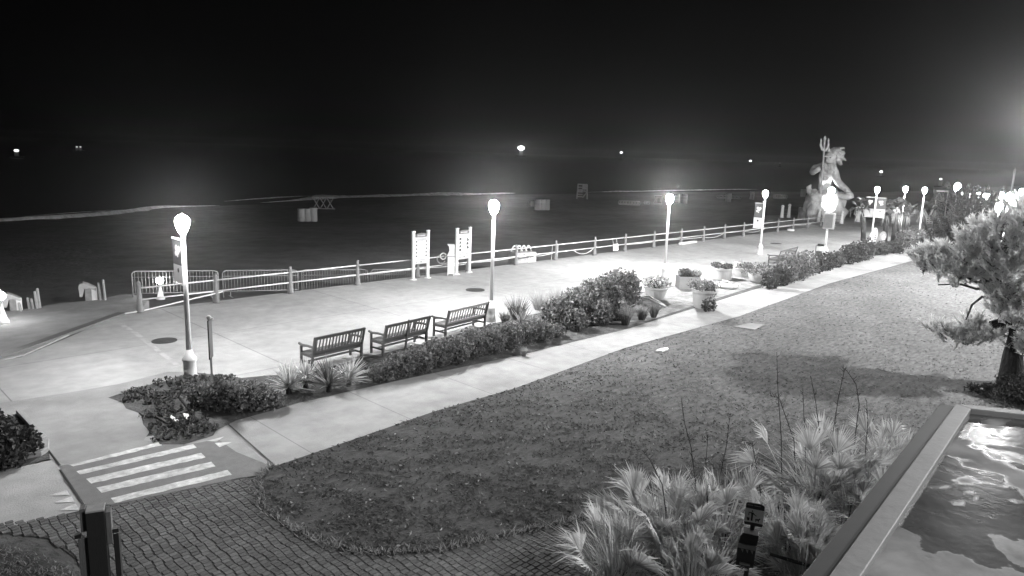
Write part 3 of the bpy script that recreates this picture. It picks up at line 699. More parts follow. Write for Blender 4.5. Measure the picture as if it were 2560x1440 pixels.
folded_stand()
def chair_stack(px_, py, wpx, hpx, label, n):
    f = Frame(px_,py,BZ); k = f.l(px_+100,py).x/100; w_ = wpx*k; h = hpx*k; t = empty('lounge_stack', f.o, f.rz, label, 'stacked loungers', 'pale beach furniture stacks')
    b = MB(); b.tube([(-w_/2,0,h*.15),(-w_/2-.1,0,h*.5),(-w_/2,0,h*.9),(w_/2,0,h*.9),(w_/2+.1,0,h*.5),(w_/2,0,h*.15),(-w_/2,0,h*.15)], h*.07, 6); b.box((0,.3,.1),(w_,.5,.2)); b.build('frame', plasticw, t)
    b = MB()
    for i in range(n): b.box((-w_/2+w_*(i+.5)/n,0,h*.5),(w_/n*.55,.3,h*.55))
    b.build('seats', plasticw, t)
chair_stack(1573,513,52,12,'long row of stacked pale loungers left of the third lamp', 7)
chair_stack(1617,511,12,9,'short end of the lounger row nearest the third lamp', 2)
chair_stack(1822,497,60,9,'faint row of loungers far right of the third lamp', 6)
chair_stack(1950,497,34,12,'slatted stack of loungers right of the fourth lamp globe', 5)
def tent(px_, py, w0, h0, label):
    f = Frame(px_,py,BZ); k = f.l(px_+100,py).x/100; w_, h = w0*k, h0*k
    t = empty('canvas_shelter', f.o, f.rz, label, 'shelter', 'pale canvas shelters on the sand')
    b = MB(); b.prism([(-w_/2,0),(w_/2,0),(w_/2,h),(-w_/2,h),(-w_*.32,h*.5)], 'y', -.5, .5); b.build('canvas', plasticw, t, bevel=.03)
    b = MB(); b.box((w_*.1,-.53,h*.35),(w_*.3,.03,h*.6)); b.build('flap', grey, t)
tent(1644,508,20,20,'pale canvas shelter just left of the third lamp globe'); tent(1879,498,13,20,'narrow pale shelter left of the fourth lamp globe')
# thin marker posts, hooded bins at the ramp end
for (x, y0, y1), lb in {(74,772,745):'shortest of the four marker posts near the left hooded bin',(83,772,748):'second marker post near the left hooded bin',(93,771,729):'third marker post, tall, between the two hooded bins',(100,770,722):'tallest marker post between the two hooded bins',(251,750,708):'left thin post beside the right hooded bin',(263,750,700):'right thin post beside the right hooded bin',(52,778,758):'stubby post at the left hooded bin'}.items():
    f = Frame(x,y0,.03); h = f.l(x-2,y1).z; b = MB(); b.tube([(0,0,0),(-.03,0,h)], [.05,.04], 8); b.lathe([(.045,h),(.02,h+.03)], (-.03,0,0), 8); o = b.build('marker_post', grey, loc=f.o, rz=f.rz); tag(o, lb, 'post', 'thin posts at the end of the ramp')
def hooded_bin(x, y, sc, flip, label):
    f = Frame(x,y,-.1); t = empty('hooded_bin', f.o, f.rz, label, 'bin', 'hooded bins at the beach end of the ramp')
    s = sc; b = MB(); b.box((.1*flip*s,0,.3*s),(.42*s,.42*s,.62*s)); b.build('body', M('bin_board', .25, .8, .2, 6), t, bevel=.01)
    b = MB(); b.box((.22*flip*s,-.22*s,.36*s),(.2*s,.02,.6*s)); b.build('door', white, t)
    prof = [(-.3,.3),(-.32,.7),(-.28,.82),(-.15,.86),(.0,.8),(.3,.62),(.27,.52),(.05,.62),(-.12,.62),(-.2,.3)]
    b = MB(); b.prism([(a*s*flip,c*s) for a,c in (prof if flip > 0 else prof[::-1])], 'y', -.24*s, .24*s); b.build('hood', M('bin_hood', .4, .7, .15, 5), t, bevel=.01)
hooded_bin(222,757,.93,1,'hooded pale bin with white door at the ramp edge'); hooded_bin(34,783,.85,1,'dim hooded bin at the left border behind the short light')

# ------------------------------------------------------------------ statue
def statue():
    f = Frame(2058,552,.05); t = empty('statue', f.o, f.rz, 'colossal bearded bare chested figure holding a trident on a rock base', 'statue'); l = f.l
    def skin(name, V, E, rad, mat, parent, sub=2):
        me = bpy.data.meshes.new(name); me.from_pydata([tuple(v) for v in V], E, []); o = link(name, me, mat, parent)
        m = o.modifiers.new('skin', 'SKIN')
        for i, r in enumerate(rad):
            me.skin_vertices[0].data[i].radius = (r, r) if not hasattr(r,'__len__') else r
        me.skin_vertices[0].data[0].use_root = True; m.use_smooth_shade = True
        s = o.modifiers.new('sub', 'SUBSURF'); s.levels = sub; s.render_levels = sub; return o
    V = [l(2060,482,.2), l(2062,462,.2), l(2064,446,.1), l(2066,428,0), l(2068,415,0), l(2076,404,-.2), l(2080,396,-.5),
         l(2050,420,-.1), l(2038,420,.2), l(2030,432,-.4), l(2043,424,-1.1), l(2055,420,-1.3),
         l(2080,420,-.1), l(2088,432,-.2), l(2092,452,-.2), l(2106,466,-.6), l(2119,476,-.8), l(2127,484,-.9)]
    E = [(0,1),(1,2),(2,3),(3,4),(4,5),(5,6),(4,7),(7,8),(8,9),(9,10),(10,11),(4,12),(12,13),(13,14),(14,15),(15,16),(16,17)]
    rad = [.7,.62,.7,.92,.78,.38,.36,.52,.46,.34,.3,.22,.54,.47,.38,.36,.28,.19]
    skin('body', V, E, rad, bronze, t)
    # spread fingers of the lowered hand
    b = MB()
    for k, (x, y) in enumerate(((2117,489),(2122,491),(2127,492),(2131,490),(2114,481))):
        a_ = l(2119+k*1.2,478,-.85-.05*k); c_ = l(x,y-4,-1.1); d_ = l(x,y,-1.0); b.tube([a_,c_,d_], [.14,.12,.08], 7)
    for k in range(4):
        a_ = l(2053,416+k*2.6,-1.25); b.tube([a_, l(2058,416+k*2.6,-1.6), l(2062,417+k*2.6,-1.3)], [.11,.1,.08], 7)
    b.build('hand', bronze, t, smooth=True)
    # chest and belly relief
    b = MB(); b.ball(l(2060,428,-.75), (.42,.3,.34)); b.ball(l(2074,428,-.75), (.42,.3,.34)); b.ball(l(2064,447,-.6), (.3,.25,.3)); b.build('chest', bronze, t, smooth=True)
    b = MB(); h = l(2076,398,-.5); b.ball(h, (.62,.72,.85), 14, 10); b.ball(h+Vector((-.32,-.62,-.05)), (.14,.2,.22)); b.ball(h+Vector((-.3,-.5,.28)), (.36,.2,.1)); b.build('head', bronze, t, smooth=True)
    for dx in (-.5,-.02):
        b = MB(); b.ball(h+Vector((dx,-.66,.14)), (.1,.06,.06)); b.build('eye', dark, t)
    b = MB(); rnd = random.Random(5)
    for i in range(46):      # windblown hair, swept to the right
        a_ = rnd.uniform(-.4,1.9); p = h+Vector((.1+.5*math.cos(a_)*rnd.random(), rnd.uniform(-.35,.5), .25+.55*math.sin(a_))); e = p+Vector((rnd.uniform(.3,.95), rnd.uniform(-.1,.4), rnd.uniform(-.8,.55)))
        b.tube([p, p.lerp(e,.5)+Vector((0,0,.15)), e], [.24,.2,.05], 7)
    for i in range(5): b.tube([h+Vector((-.5+i*.28,-.2,.75)), h+Vector((-.55+i*.34,-.1,1.15+.1*(i%2)))], [.14,.03], 6)
    b.build('hair', bronze, t, smooth=True)
    b = MB()
    for i in range(26):
        p = h+Vector((rnd.uniform(-.5,.3),rnd.uniform(-.75,-.4),-.45)); e = p+Vector((rnd.uniform(-.15,.25),rnd.uniform(-.25,.1),-rnd.uniform(.35,.95))); b.tube([p,p.lerp(e,.5)+Vector((.06*(i%3-1),-.08,0)),e],[.16,.14,.04],7)
    b.build('beard', bronze, t, smooth=True)
    # trident
    b = MB(); b.tube([l(2052,488,-1.5), l(2057,420,-1.5), l(2062,346,-1.5)], .1, 10)
    for s_ in (-1,1): b.tube([l(2061+s_*1,378,-1.5), l(2061+s_*6,372,-1.5), l(2061.5+s_*10,362,-1.5), l(2062+s_*9,350,-1.5)], [.09,.14,.13,.04], 8)
    b.tube([l(2062,350,-1.5), l(2062,347,-1.5), l(2062.5,339,-1.5)], [.08,.17,.02], 8); b.tube([l(2071,353,-1.5), l(2071.5,345,-1.5)], [.13,.02], 8); b.tube([l(2053,353,-1.5), l(2052.5,345,-1.5)], [.13,.02], 8)
    b.build('trident', bronze, t, smooth=True)
    # rock base with sea creatures and waves worked into it
    def lump(name, c, r, mat, amp=.25, fr=1.1, n=22, m=14):
        b = MB(); b.ball((0,0,0), 1, n, m)
        vs = []
        for v in b.v:
            q = Vector(v); k = 1+amp*mnoise.noise(q*fr*2+Vector(c))+amp*.5*mnoise.noise(q*fr*5+Vector(c)); vs.append((c[0]+q.x*r[0]*k, c[1]+q.y*r[1]*k, c[2]+q.z*r[2]*k))
        b.v = vs; return b.build(name, mat, t, smooth=True)
    b0 = l(2056,548,.2); lump('rock_base', (b0.x,.4,.6), (2.0,1.8,2.6), rockm, .45, 1.5, 30, 20)
    for (x, y, rx, rz_) in ((2026,540,.75,.8),(2040,520,.85,1.0),(2082,535,.75,1.2),(2088,515,.6,1.1),(2046,498,.9,.8),(2070,492,1.0,.9),(2035,495,.5,.5),(2082,490,.7,.6),(2060,520,.8,1.1),(2036,482,.35,.4)):
        c = l(x,y,-.6+random.uniform(-.4,.6)); lump('rock', c, (rx,.8,rz_), rockm, .3)
    b = MB(); b.tube([l(2018,548,-.9), l(2026,530,-1.2), l(2038,512,-1.3), l(2046,500,-1.1), l(2043,488,-.9)], [.2,.45,.5,.4,.12], 10); b.build('fish', bronze, t, smooth=True)
    b = MB(); b.tube([l(2030,495,-.9), l(2036,505,-1.3), l(2037,516,-1.3), l(2031,522,-1.2)], [.1,.18,.16,.04], 8); b.build('fin', bronze, t, smooth=True)
    b = MB(); b.tube([l(2030,488,-.5), l(2024,478,-.6), l(2022,468,-.6), l(2028,461,-.6)], [.35,.3,.25,.05], 8); b.build('tail', bronze, t, smooth=True)
    b = MB(); b.tube([l(2084,492,-.8), l(2102,490,-1.0), l(2120,492,-1.0), l(2135,491,-1.0)], [.4,.3,.32,.14], 9); b.build('turtle_shell', bronze, t, smooth=True)
statue()
def uplight():
    f = Frame(2088,552,.05); p = f.l(2080,548,-4.4); t = empty('spotlight', f.o+f.X*p.x+f.Y*(-4.4), f.rz, 'small ground spotlight shining up at the statue base', 'spotlight')
    b = MB(); b.lathe([(.12,0),(.12,.05),(.05,.08),(.05,.3)], n=10); b.build('stand', dark, t)
    b = MB(); b.lathe([(.1,.3),(.16,.36),(.17,.5),(.14,.5),(.12,.45)], n=12); b.build('housing', dark, t)
    ld = bpy.data.lights.new('spotlight_bulb', 'SPOT'); ld.energy = 13000; ld.spot_size = R(38); ld.spot_blend = .8; ld.shadow_soft_size = .08
    lo = bpy.data.objects.new('spotlight_bulb', ld); C.objects.link(lo); lo.parent = t; lo.location = (0,0,.52)
    d = f.l(2068,478,-1.0)-Vector((p.x,-4.4,.5)); lo.rotation_euler = d.to_track_quat('-Z','Y').to_euler()
uplight()
def bollard(x, y0, y1, label, rail=None):
    f = Frame(x,y0); h = f.l(x,y1).z; t = empty('capped_bollard', f.o, 0, label, 'bollard', 'ball capped bollards round the statue')
    b = MB(); b.lathe([(.2,0),(.17,h*.2),(.12,h*.72),(.15,h*.76),(.1,h*.8)], n=12); b.build('shaft', cream, t, smooth=True)
    b = MB(); b.ball((0,0,h*.89), (.17,.17,h*.11)); b.build('cap', white, t, smooth=True); return t
for x, y0, y1, lb in ((1954,545,512,'left bollard of the pair left of the statue'),(1971,545,509,'right bollard of the pair left of the statue'),(1998,547,517,'bollard at the left foot of the statue'),(2046,556,522,'bollard in front of the statue base'),(2103,560,526,'bollard right of the statue base'),(2138,537,517,'small far bollard right of the statue'),(2145,556,527,'bollard beside the leaning palm trunk')):
    bollard(x,y0,y1,lb)
def low_fence(pts, label):
    t = empty('post_fence', pts[0], 0, label, 'fence', 'low fences round the statue plaza'); o = pts[0]
    for z in (.85,.45):
        b = MB(); b.tube([p-o+Vector((0,0,z)) for p in pts], .03, 6); b.build('rail', grey, t)
    for p in pts:
        b = MB(); b.tube([p-o, p-o+Vector((0,0,.95))], .05, 6); b.build('post', grey, t)
low_fence(px((1954,545),(1971,544)), 'short two rail fence between the bollard pair left of the statue')
low_fence(px((1998,547),(2020,548),(2046,556)), 'two rail fence in front of the statue base')
low_fence(px((2066,560),(2083,560),(2103,560)), 'two rail fence right of the lamp with the box')
low_fence(px((2106,548),(2125,543),(2138,540)), 'faint fence running away right of the statue')

# ------------------------------------------------------------------ planters
def trailing(t, c, r, zr, n, mat, size, h, name='foliage'):
    P = shell((c[0],c[1],zr+h*.4), (r,r,h*.62), n, .2); P = P[P[:,2] > zr-.2]; return leaves(name, P, size, mat, t, .6)
def planter(x, y, rpx, rimpx, shape, plants, label, topy=None):
    f = Frame(x,y,.013); k = f.l(x+100,y).x/100; r = rpx*k; h = f.l(x,rimpx).z; t = empty('planter', f.o, f.rz, label, 'planter', 'flower planters on the sandy bed')
    if shape == 'pot': prof = [(r*.72,0),(r*.8,h*.2),(r*.93,h*.75),(r*1.02,h*.86),(r*1.02,h),(r*.92,h),(r*.9,h*.9),(.01,h*.9)]
    elif shape == 'cyl': prof = [(r*.96,0),(r,.03),(r,h*.84),(r*1.06,h*.86),(r*1.06,h),(r*.95,h),(r*.93,h*.92),(.01,h*.92)]
    elif shape == 'bowl': prof = [(r*.6,0),(r*.85,h*.25),(r,h*.7),(r*1.04,h),(r*.95,h),(r*.93,h*.92),(.01,h*.92)]
    if shape == 'box':
        b = MB(); b.box((0,0,h/2),(r*2,r*1.5,h)); b.box((0,0,h-.03),(r*2.08,r*1.58,.06)); b.build('box', potm, t, rz=.3, bevel=.01)
    else:
        b = MB(); b.lathe(prof, n=28); b.build('pot', potm, t, smooth=False)
    for kind, dx, dz, rr, hh in plants:
        rr *= k; hh *= k; dx *= k
        if kind == 'f':
            P = shell((dx,0,h+hh*.35), (rr,rr*.9,hh*.6), 260, .35); leaves('foliage', P, .11, leafd, t, .6); P = shell((dx,0,h+hh*.45), (rr*1.02,rr*.92,hh*.62), 330, .8); P = P[P[:,2] > h-.08]; leaves('blossom', P, .10, flower, t, .85)
        elif kind == 'g':
            P = shell((dx,0,h+hh*.4), (rr,rr,hh*.62), 420, .35); leaves('foliage', P, .1, leaf, t, .55)
        elif kind == 'd':
            P = shell((dx,0,h+hh*.4), (rr,rr,hh*.62), 420, .35); leaves('foliage', P, .09, leafd, t, .5, 1.)
        elif kind == 't':
            P = shell((dx,-rr*.3,h*.85), (rr,rr,h*.55), 420, .4); leaves('trailing_leaves', P, .1, leafd, t, .55)
        elif kind == 's':
            n = 26; B = np.array([(dx+random.gauss(0,rr*.2),random.gauss(0,rr*.2),h) for _ in range(n)]); T = B+np.stack([RNG.normal(0,rr*.5,n),RNG.normal(0,rr*.5,n),RNG.uniform(.6,1.1,n)*hh],axis=1); blades('spikes', B, T, .04, leafl, t)
    return t
planter(1638,745,31,716,'pot',[('f',0,0,36,26),('t',2,0,10,10),('s',4,0,10,44)],'round pot overflowing with white flowers, nearest the leafy hedge')
planter(1718,720,27,689,'box',[('d',-8,0,20,20),('s',4,0,14,24),('f',20,0,12,16)],'square box planter with clipped bush and pale flowers')
planter(1757,768,32,722,'pot',[('g',0,0,44,26),('t',12,0,20,20)],'round pot with shaggy bush trailing over its rim, closest to the path')
planter(1803,698,26,669,'cyl',[('d',-8,0,22,15),('f',0,0,8,15),('d',12,0,16,12)],'straight sided white planter with dark bush, on the boardwalk side')
planter(1852,691,22,668,'pot',[('f',-8,0,16,12),('g',12,0,18,14),('s',-4,0,8,24)],'pot with small white flowers behind the white cylinder planter')
planter(1895,707,27,684,'bowl',[('g',-4,0,52,30),('d',12,0,46,26)],'shallow white bowl under a wide spreading bush')
b = MB()
for k in range(2): b.tube([at(1604+k*2,742+k*8,.05), at(1622,741+k*7,.32-k*.1), at(1642,752+k*5,.22), at(1664,766,.03)], .045, 8)
tag(b.build('curved_pipe', white, smooth=True), 'pair of curved white pipes looping out of the hedge end', 'pipe')
f = Frame(1818,722,.013); b = MB(); b.ball((0,0,.1),(.34,.22,.14),14,8); b.ball((.3,.0,.12),(.2,.16,.1),12,7); b.ball((-.25,.1,.06),(.25,.2,.08),12,7); o = b.build('sack', white, loc=f.o, rz=f.rz, smooth=True); tag(o, 'crumpled white sack lying between the planters', 'sack')
b = MB(); b.tube([at(1786,697,.04),at(1805,700,.05),at(1820,704,.05),at(1832,714,.04),at(1850,712,.03)], .03, 6); tag(b.build('hose', white, smooth=True), 'pale hose lying on the sand by the white sack', 'hose')

# ------------------------------------------------------------------ hedges and shrubs
def hedge(name, lobes, leafsize, mat, label, cat, dens=260, group=None, stemmat=bark, asp=.65, lift=.3):
    """lobes: (px,py ground, radius px, height px)"""
    x0, y0 = lobes[0][0], lobes[0][1]; o = at(x0,y0); t = empty(name, o, 0, label, cat, group); allP = []; b = MB()
    for x, y, r, h in lobes:
        p = at(x,y)-o; dep = at(x,y).length/F*1.0; rr, hh = r*dep, h*dep
        n = int(dens*(rr*rr*2+rr*hh*3)/(leafsize*leafsize*70)); P = shell((p.x,p.y,hh*.5), (rr,rr,hh*.62), max(40,n), .45); P = P[P[:,2] > .02]; allP.append(P)
        for k in range(4):
            a_ = random.uniform(0,6.28); b.tube([(p.x,p.y,0),(p.x+rr*.4*math.cos(a_),p.y+rr*.4*math.sin(a_),hh*.6)], [.025,.01], 5)
    b.tube([Vector((at(x,y)-o).to_tuple())+Vector((0,0,.015)) for x,y,r,h in lobes]+[Vector((at(lobes[-1][0],lobes[-1][1])-o).to_tuple())+Vector((.2,0,.01))], .03, 5); leaves('foliage', np.concatenate(allP), leafsize, mat, t, asp, lift, sv=.6); b.build('stems', stemmat, t); return t
hedge('hedge', [(960,950,41,43),(1000,940,43,57),(1045,930,45,61),(1090,915,45,64),(1135,905,45,64),(1180,890,45,64),(1225,880,43,63),(1270,868,43,60),(1315,857,39,53),(1355,850,36,46),(1390,842,28,31),(1240,835,34,24),(1180,850,34,26),(1090,878,34,27),(1300,825,32,22),(1020,905,32,24),(925,935,24,22)], .085, leaf, 'long low hedge behind the three benches, along the path', 'hedge', dens=420)
hedge('hedge', [(1395,815,40,70),(1435,805,44,84),(1475,795,44,92),(1515,785,44,98),(1548,772,40,94),(1572,766,30,80),(1500,812,34,60),(1440,825,34,50),(1550,800,26,50),(1370,810,26,50)], .115, leaf, 'taller broad leaved hedge between the yucca and the planters', 'hedge', dens=420)
hedge('shrub', [(505,1010,34,50),(550,1020,44,62),(600,1025,46,66),(650,1022,44,60),(685,1020,26,40),(560,1000,36,40),(630,1000,34,44)], .08, leaf, 'round spreading shrub at the foot of the sign post', 'shrub', dens=420)
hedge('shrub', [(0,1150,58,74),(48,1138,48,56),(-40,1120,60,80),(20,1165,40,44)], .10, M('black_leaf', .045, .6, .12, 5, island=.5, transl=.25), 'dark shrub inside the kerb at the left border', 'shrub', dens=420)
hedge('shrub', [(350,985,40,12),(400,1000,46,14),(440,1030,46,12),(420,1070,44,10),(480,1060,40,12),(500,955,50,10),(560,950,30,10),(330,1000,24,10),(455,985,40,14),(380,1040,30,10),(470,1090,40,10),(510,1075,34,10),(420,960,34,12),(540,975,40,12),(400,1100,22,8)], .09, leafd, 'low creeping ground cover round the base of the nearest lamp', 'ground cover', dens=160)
for L, m, lb in (([(1965,708,28,62),(1990,700,32,60),(2015,690,28,54)], leaf, 'bushy shrub right of the bowl planter, tallest of the far row'), ([(2040,682,22,38),(2062,676,24,40),(2090,668,20,34)], leafd, 'low dark shrub in front of the end on bench'), ([(2118,660,20,42),(2140,655,24,44),(2162,650,20,46)], leafd, 'dark round shrub left of the lamp with twin banners'),
                 ([(1925,722,22,44),(1950,714,24,46)], leafd, 'dark shaggy shrub hard against the bowl planter'), ([(2200,636,26,26),(2235,632,30,24),(2270,628,24,16)], leafd, 'low dark hedge under the palm trunks by the path'),
                 ([(2262,612,22,30),(2300,606,26,26),(2330,602,24,24),(2290,590,20,20)], leaf, 'grey mound of shrubs behind the palm trunks'), ([(1772,778,18,30)], leafd, 'small dark shrub at the foot of the shaggy pot')):
    hedge('shrub', L, .13, m, lb, 'shrub', dens=330, group='shrubs in the strip')
hedge('shrub', [(2470,985,44,16),(2520,1000,56,26),(2580,1005,60,40),(2560,975,50,34),(2620,1010,60,50)], .10, MATS['black_leaf'], 'low dark leaves added as shade round the foot of the pine', 'ground cover', dens=260)  # dark leaf mass added in place of the shade beside the trunk
def grass_clump(x, y, rpx, hpx, mat, label, n=260, w_=.02):
    f = Frame(x,y); k = f.l(x+100,y).x/100; r, h = rpx*k, hpx*k
    a_ = RNG.uniform(0,6.283,n); q = RNG.uniform(0,1,n)**.5; B = np.stack([np.cos(a_)*q*r*.35,np.sin(a_)*q*r*.35,np.zeros(n)],axis=1)
    T = np.stack([np.cos(a_)*q*r*1.15,np.sin(a_)*q*r*1.15,h*RNG.uniform(.6,1.05,n)*(1-.25*q)],axis=1)+RNG.normal(0,.04,(n,3))
    o = blades('grass_clump', B, T, w_, mat, None, f.o, segs=2); return tag(o, label, 'ornamental grass', 'ornamental grass clumps')
for x, y, r, h, m, lb in ((1292,800,34,72,leafd,'dark upright grass clump right of the second lamp'),(1350,775,36,62,leafl,'pale feathery grass clump with bright plumes'),(1395,768,34,60,leafl,'second pale plumed grass clump, against the glare'),(1563,812,24,62,leaf,'soft rounded grass clump in front of the tall hedge'),(1604,800,20,44,leaf,'middle soft grass clump near the hedge end'),(1634,794,18,50,leaf,'narrow grass clump in front of the flower pot'),(1985,668,30,50,leafl,'fine hazy grass behind the far bushy shrub'),(2130,640,30,40,leafl,'fine hazy grass behind the far dark shrub'),(1330,812,20,30,leafl,'short tuft of pale grass under the yucca'),(1262,808,18,36,leaf,'ragged grass tuft at the foot of the second lamp'),(1310,890,10,26,leafl,'little pale grass tuft on the path side of the hedge')):
    grass_clump(x,y,r,h,m,lb)
P = np.concatenate([shell((0,0,0),(.5,.4,.18),90,.2)+np.array(at(1352,775))+[0,0,1.35-.2], shell((0,0,0),(.4,.3,.2),60,.2)+np.array(at(1392,766))+[0,0,1.55-.2]])
def yucca(x, y, rpx, mat, label, n=70, sc=1.):
    f = Frame(x,y); k = f.l(x+100,y).x/100; r = rpx*k*1.4; n = int(n*1.3)
    a_ = RNG.uniform(0,6.283,n); e = RNG.uniform(.05,1.45,n); L = r*RNG.uniform(.75,1.1,n)
    d = np.stack([np.cos(a_)*np.cos(e),np.sin(a_)*np.cos(e),np.sin(e)],axis=1); B = d*.06+np.array([0,0,.16]); T = d*L[:,None]+np.array([0,0,.16]); T[:,2] -= .12*L*(1-np.sin(e)); T[:,2] = np.maximum(T[:,2],.03)
    t = empty('yucca', f.o, 0, label, 'yucca', 'spiky yuccas'); blades('leaves', B, T, .062, mat, t, segs=3, bend=.12)
    b = MB(); b.tube([(0,0,0),(0,0,.22)], [.07,.05], 7); b.build('stem', bark, t)
yucca(722,985,52,M('yucca_pale', .6, .5, .1, 5, island=.4, transl=.3),'pale striped yucca at the left end of the spiky row',80)
yucca(765,972,48,MATS['yucca_pale'],'pale yucca second from the left in the spiky row',70)
yucca(822,980,56,M('yucca_green', .25, .5, .1, 5, island=.6, transl=.2),'dark fanned yucca, third of the spiky row',90)
yucca(872,965,46,MATS['yucca_pale'],'pale yucca at the right end of the spiky row, touching the hedge',70)
yucca(1305,830,38,MATS['yucca_green'],'yucca with crossing blades above the hedge beside the second lamp',50)

# ------------------------------------------------------------------ sign post
def sign_post():
    f = Frame(533,1003); h = f.l(527,792).z; t = empty('sign_post', f.o, f.rz, 'slim post with a dark sign seen edge on, in the round shrub', 'sign post')
    b = MB(); b.beam((0,0,0),(-.01,0,h-.03),.05,.05); b.build('post', M('galvanised', .36, .5, .1, 6), t)
    b = MB(); b.box((.0,.0,h-.52),(.32,.02,.92), rz=1.32); b.build('sign_panel', dark, t)
    b = MB(); b.box((0.012,-.016,h-.52),(.29,.004,.86), rz=1.32); b.build('sign_face', midg, t)
    b = MB(); b.lathe([(.05,h-.05),(.055,h),(.03,h+.03)], (-.01,0,0), 10); b.beam((-.02,0,h),(.09,-.02,h-.05),.03); b.build('cap', white, t)
sign_post()
for L, z, lb in (([(459,1042),(471,1044),(476,1054),(468,1058),(460,1050)],.02,'white scrap of paper on the ground cover by the shrub'),([(428,1046),(448,1060),(442,1064),(426,1052)],.02,'thin pale scrap of litter left of the white paper')):
    pts = px(*L); b = MB(); b.prism([(p.x,p.y) for p in pts], 'z', z+.05, z+.065); tag(b.build('litter', white), lb, 'litter', 'litter in the bed')
pts = px((1834,818),(1876,810),(1912,813),(1886,826)); b = MB(); b.prism([(p.x,p.y) for p in pts], 'z', -.02, .035); tag(b.build('utility_lid', sandconc, bevel=.01), 'pale square utility lid set in the lawn beside the path', 'utility lid')
pts = px((1638,880),(1652,874),(1668,872),(1672,875),(1655,881)); b = MB(); b.prism([(p.x,p.y) for p in pts], 'z', -.02, .05); tag(b.build('kerb_stone', white, bevel=.008), 'small white stone at the lawn edge of the path', 'stone')

# ------------------------------------------------------------------ wooden post at the lower left
def wood_post():
    f = Frame(262,1560); h = f.l(240,1272).z; t = empty('wooden_post', f.o, f.rz-.12, 'dark square wooden post with side boards, close by the brick paving', 'post'); w_ = .2
    b = MB(); b.box((0,0,h/2),(w_,w_,h)); b.build('shaft', postm, t, bevel=.006)
    b = MB(); b.box((0,.0,h+.012),(w_*1.0,w_*1.0,.022)); b.build('top', M('post_top', .32, .8, .15, 9), t, bevel=.004)
    b = MB(); b.box((-.135,.03,h-.11),(.06,.14,.3)); b.build('bracket', postl, t, bevel=.005)
    b = MB(); b.box((.135,.0,h-.24),(.06,.16,.42)); b.build('bracket', postl, t, bevel=.005)
    b = MB(); b.box((-.155,-.02,(h-.34)/2),(.10,.05,h-.34)); b.build('side_board', postl, t, bevel=.005)
    b = MB(); b.box((.2,.06,(h-.34)/2),(.06,.2,h-.36)); b.build('side_board', dark, t, bevel=.005)
    for sx in (-1,1):
        b = MB(); b.box((sx*.2,-.03,h-.3),(.07,.06,.05)); b.build('bolt', dark, t, bevel=.004)
wood_post()
# ------------------------------------------------------------------ dog waste station
def dog_station():
    f = Frame(1850,1560); t = empty('dog_waste_station', f.o, f.rz, 'dog waste bag station with a pictogram sign, among the palmettos', 'dog waste station')
    T = f.l(1886,1262); zt = T.z; xs = T.x
    def l(x, y): return f.l(x,y)
    b = MB(); b.tube([(0,.05,0), (xs*.6,.05,zt*.6), l(1884,1300)+Vector((0,.05,0))], .03, 8); b.build('post', dark, t)
    def panel(name, mat, P, dy, th=.015):
        vs = [f.l(x,y)+Vector((0,dy,0)) for x,y in P]; n = len(vs); bb = MB(); bb.add(vs+[v+Vector((0,th,0)) for v in vs], [tuple(range(n))[::-1], tuple(range(n,2*n))]+[(i,(i+1)%n,n+(i+1)%n,n+i) for i in range(n)]); return bb.build(name, mat, t)
    sg = panel('sign_panel', M('sign_white', .8, .6, .1, 8), [(1864,1269),(1911,1279),(1907,1311),(1860,1302)], 0)
    panel('sign_header', M('sign_dark', .04, .6, .1, 8), [(1866,1258),(1870,1256),(1906,1262),(1912,1268),(1911,1278.5),(1864,1268.5)], 0)
    panel('sign_footer', MATS['sign_dark'], [(1860,1303),(1907,1312),(1905,1319),(1862,1310)], 0)
    ink = MATS['sign_dark']; s = -.003
    b = MB()
    def poly(P, dy=-.004): b.add([f.l(x,y)+Vector((0,dy,0)) for x,y in P], [tuple(range(len(P)))])
    poly([(1879.5,1275.5),(1882.5,1276),(1883,1279),(1880,1279)]); poly([(1878,1280),(1883.5,1281),(1882.5,1290),(1881,1302),(1876.5,1301),(1878,1289)])
    poly([(1878.5,1280),(1872,1279),(1871,1287),(1873,1287.5),(1873.5,1281),(1878,1283)]); poly([(1883.5,1281),(1887,1286),(1892,1290),(1891,1291),(1885.5,1287.5),(1882.5,1285)])
    poly([(1867,1292),(1874,1293.5),(1873,1301),(1868,1300)]); poly([(1888,1297),(1897,1298),(1898,1296),(1901,1297),(1900,1299.5),(1897.5,1301),(1896.5,1306),(1895,1305.5),(1895,1302),(1890.5,1301),(1890,1305),(1888.5,1304.5)])
    b.build('pictogram', ink, sg)
    for L in ([(1869,1260),(1883,1262.5),(1883,1264.5),(1869,1262)], [(1886,1263),(1902,1266),(1902,1268),(1886,1265)]):
        b = MB(); poly(L); b.build('lettering', grey, sg)
    bx = f.l(1871,1365); 
    def p2(x, y): v = f.l(x,y); return (v.x, v.z)
    b = MB(); b.prism([p2(1847,1348),(p2(1852,1330)),(p2(1858,1323)),p2(1898,1331),p2(1893,1356)], 'y', -.1, .08); b.build('dispenser_hood', dark, t, bevel=.006)
    b = MB(); b.prism([p2(1846,1349),p2(1893,1357),p2(1891,1368),p2(1845,1358)], 'y', -.105, .07); b.build('label_strip', grey, t)
    b = MB(); b.prism([p2(1845,1358),p2(1890,1368),p2(1884,1412),p2(1840,1402)], 'y', -.1, .08); b.build('dispenser', M('dispenser_body', .03, .5, .2, 8), t, bevel=.006)
    b = MB(); b.prism([p2(1850,1394),p2(1876,1399),p2(1876,1403),p2(1850,1398)], 'y', -.125, -.101)
    for i in range(3): b.prism([p2(1853+i*12,1361+i*2.5),p2(1860+i*12,1362.5+i*2.5),p2(1858+i*12,1371+i*2.5)], 'y', -.104, -.101)
    b.build('bag_slot', grey, t)
dog_station()

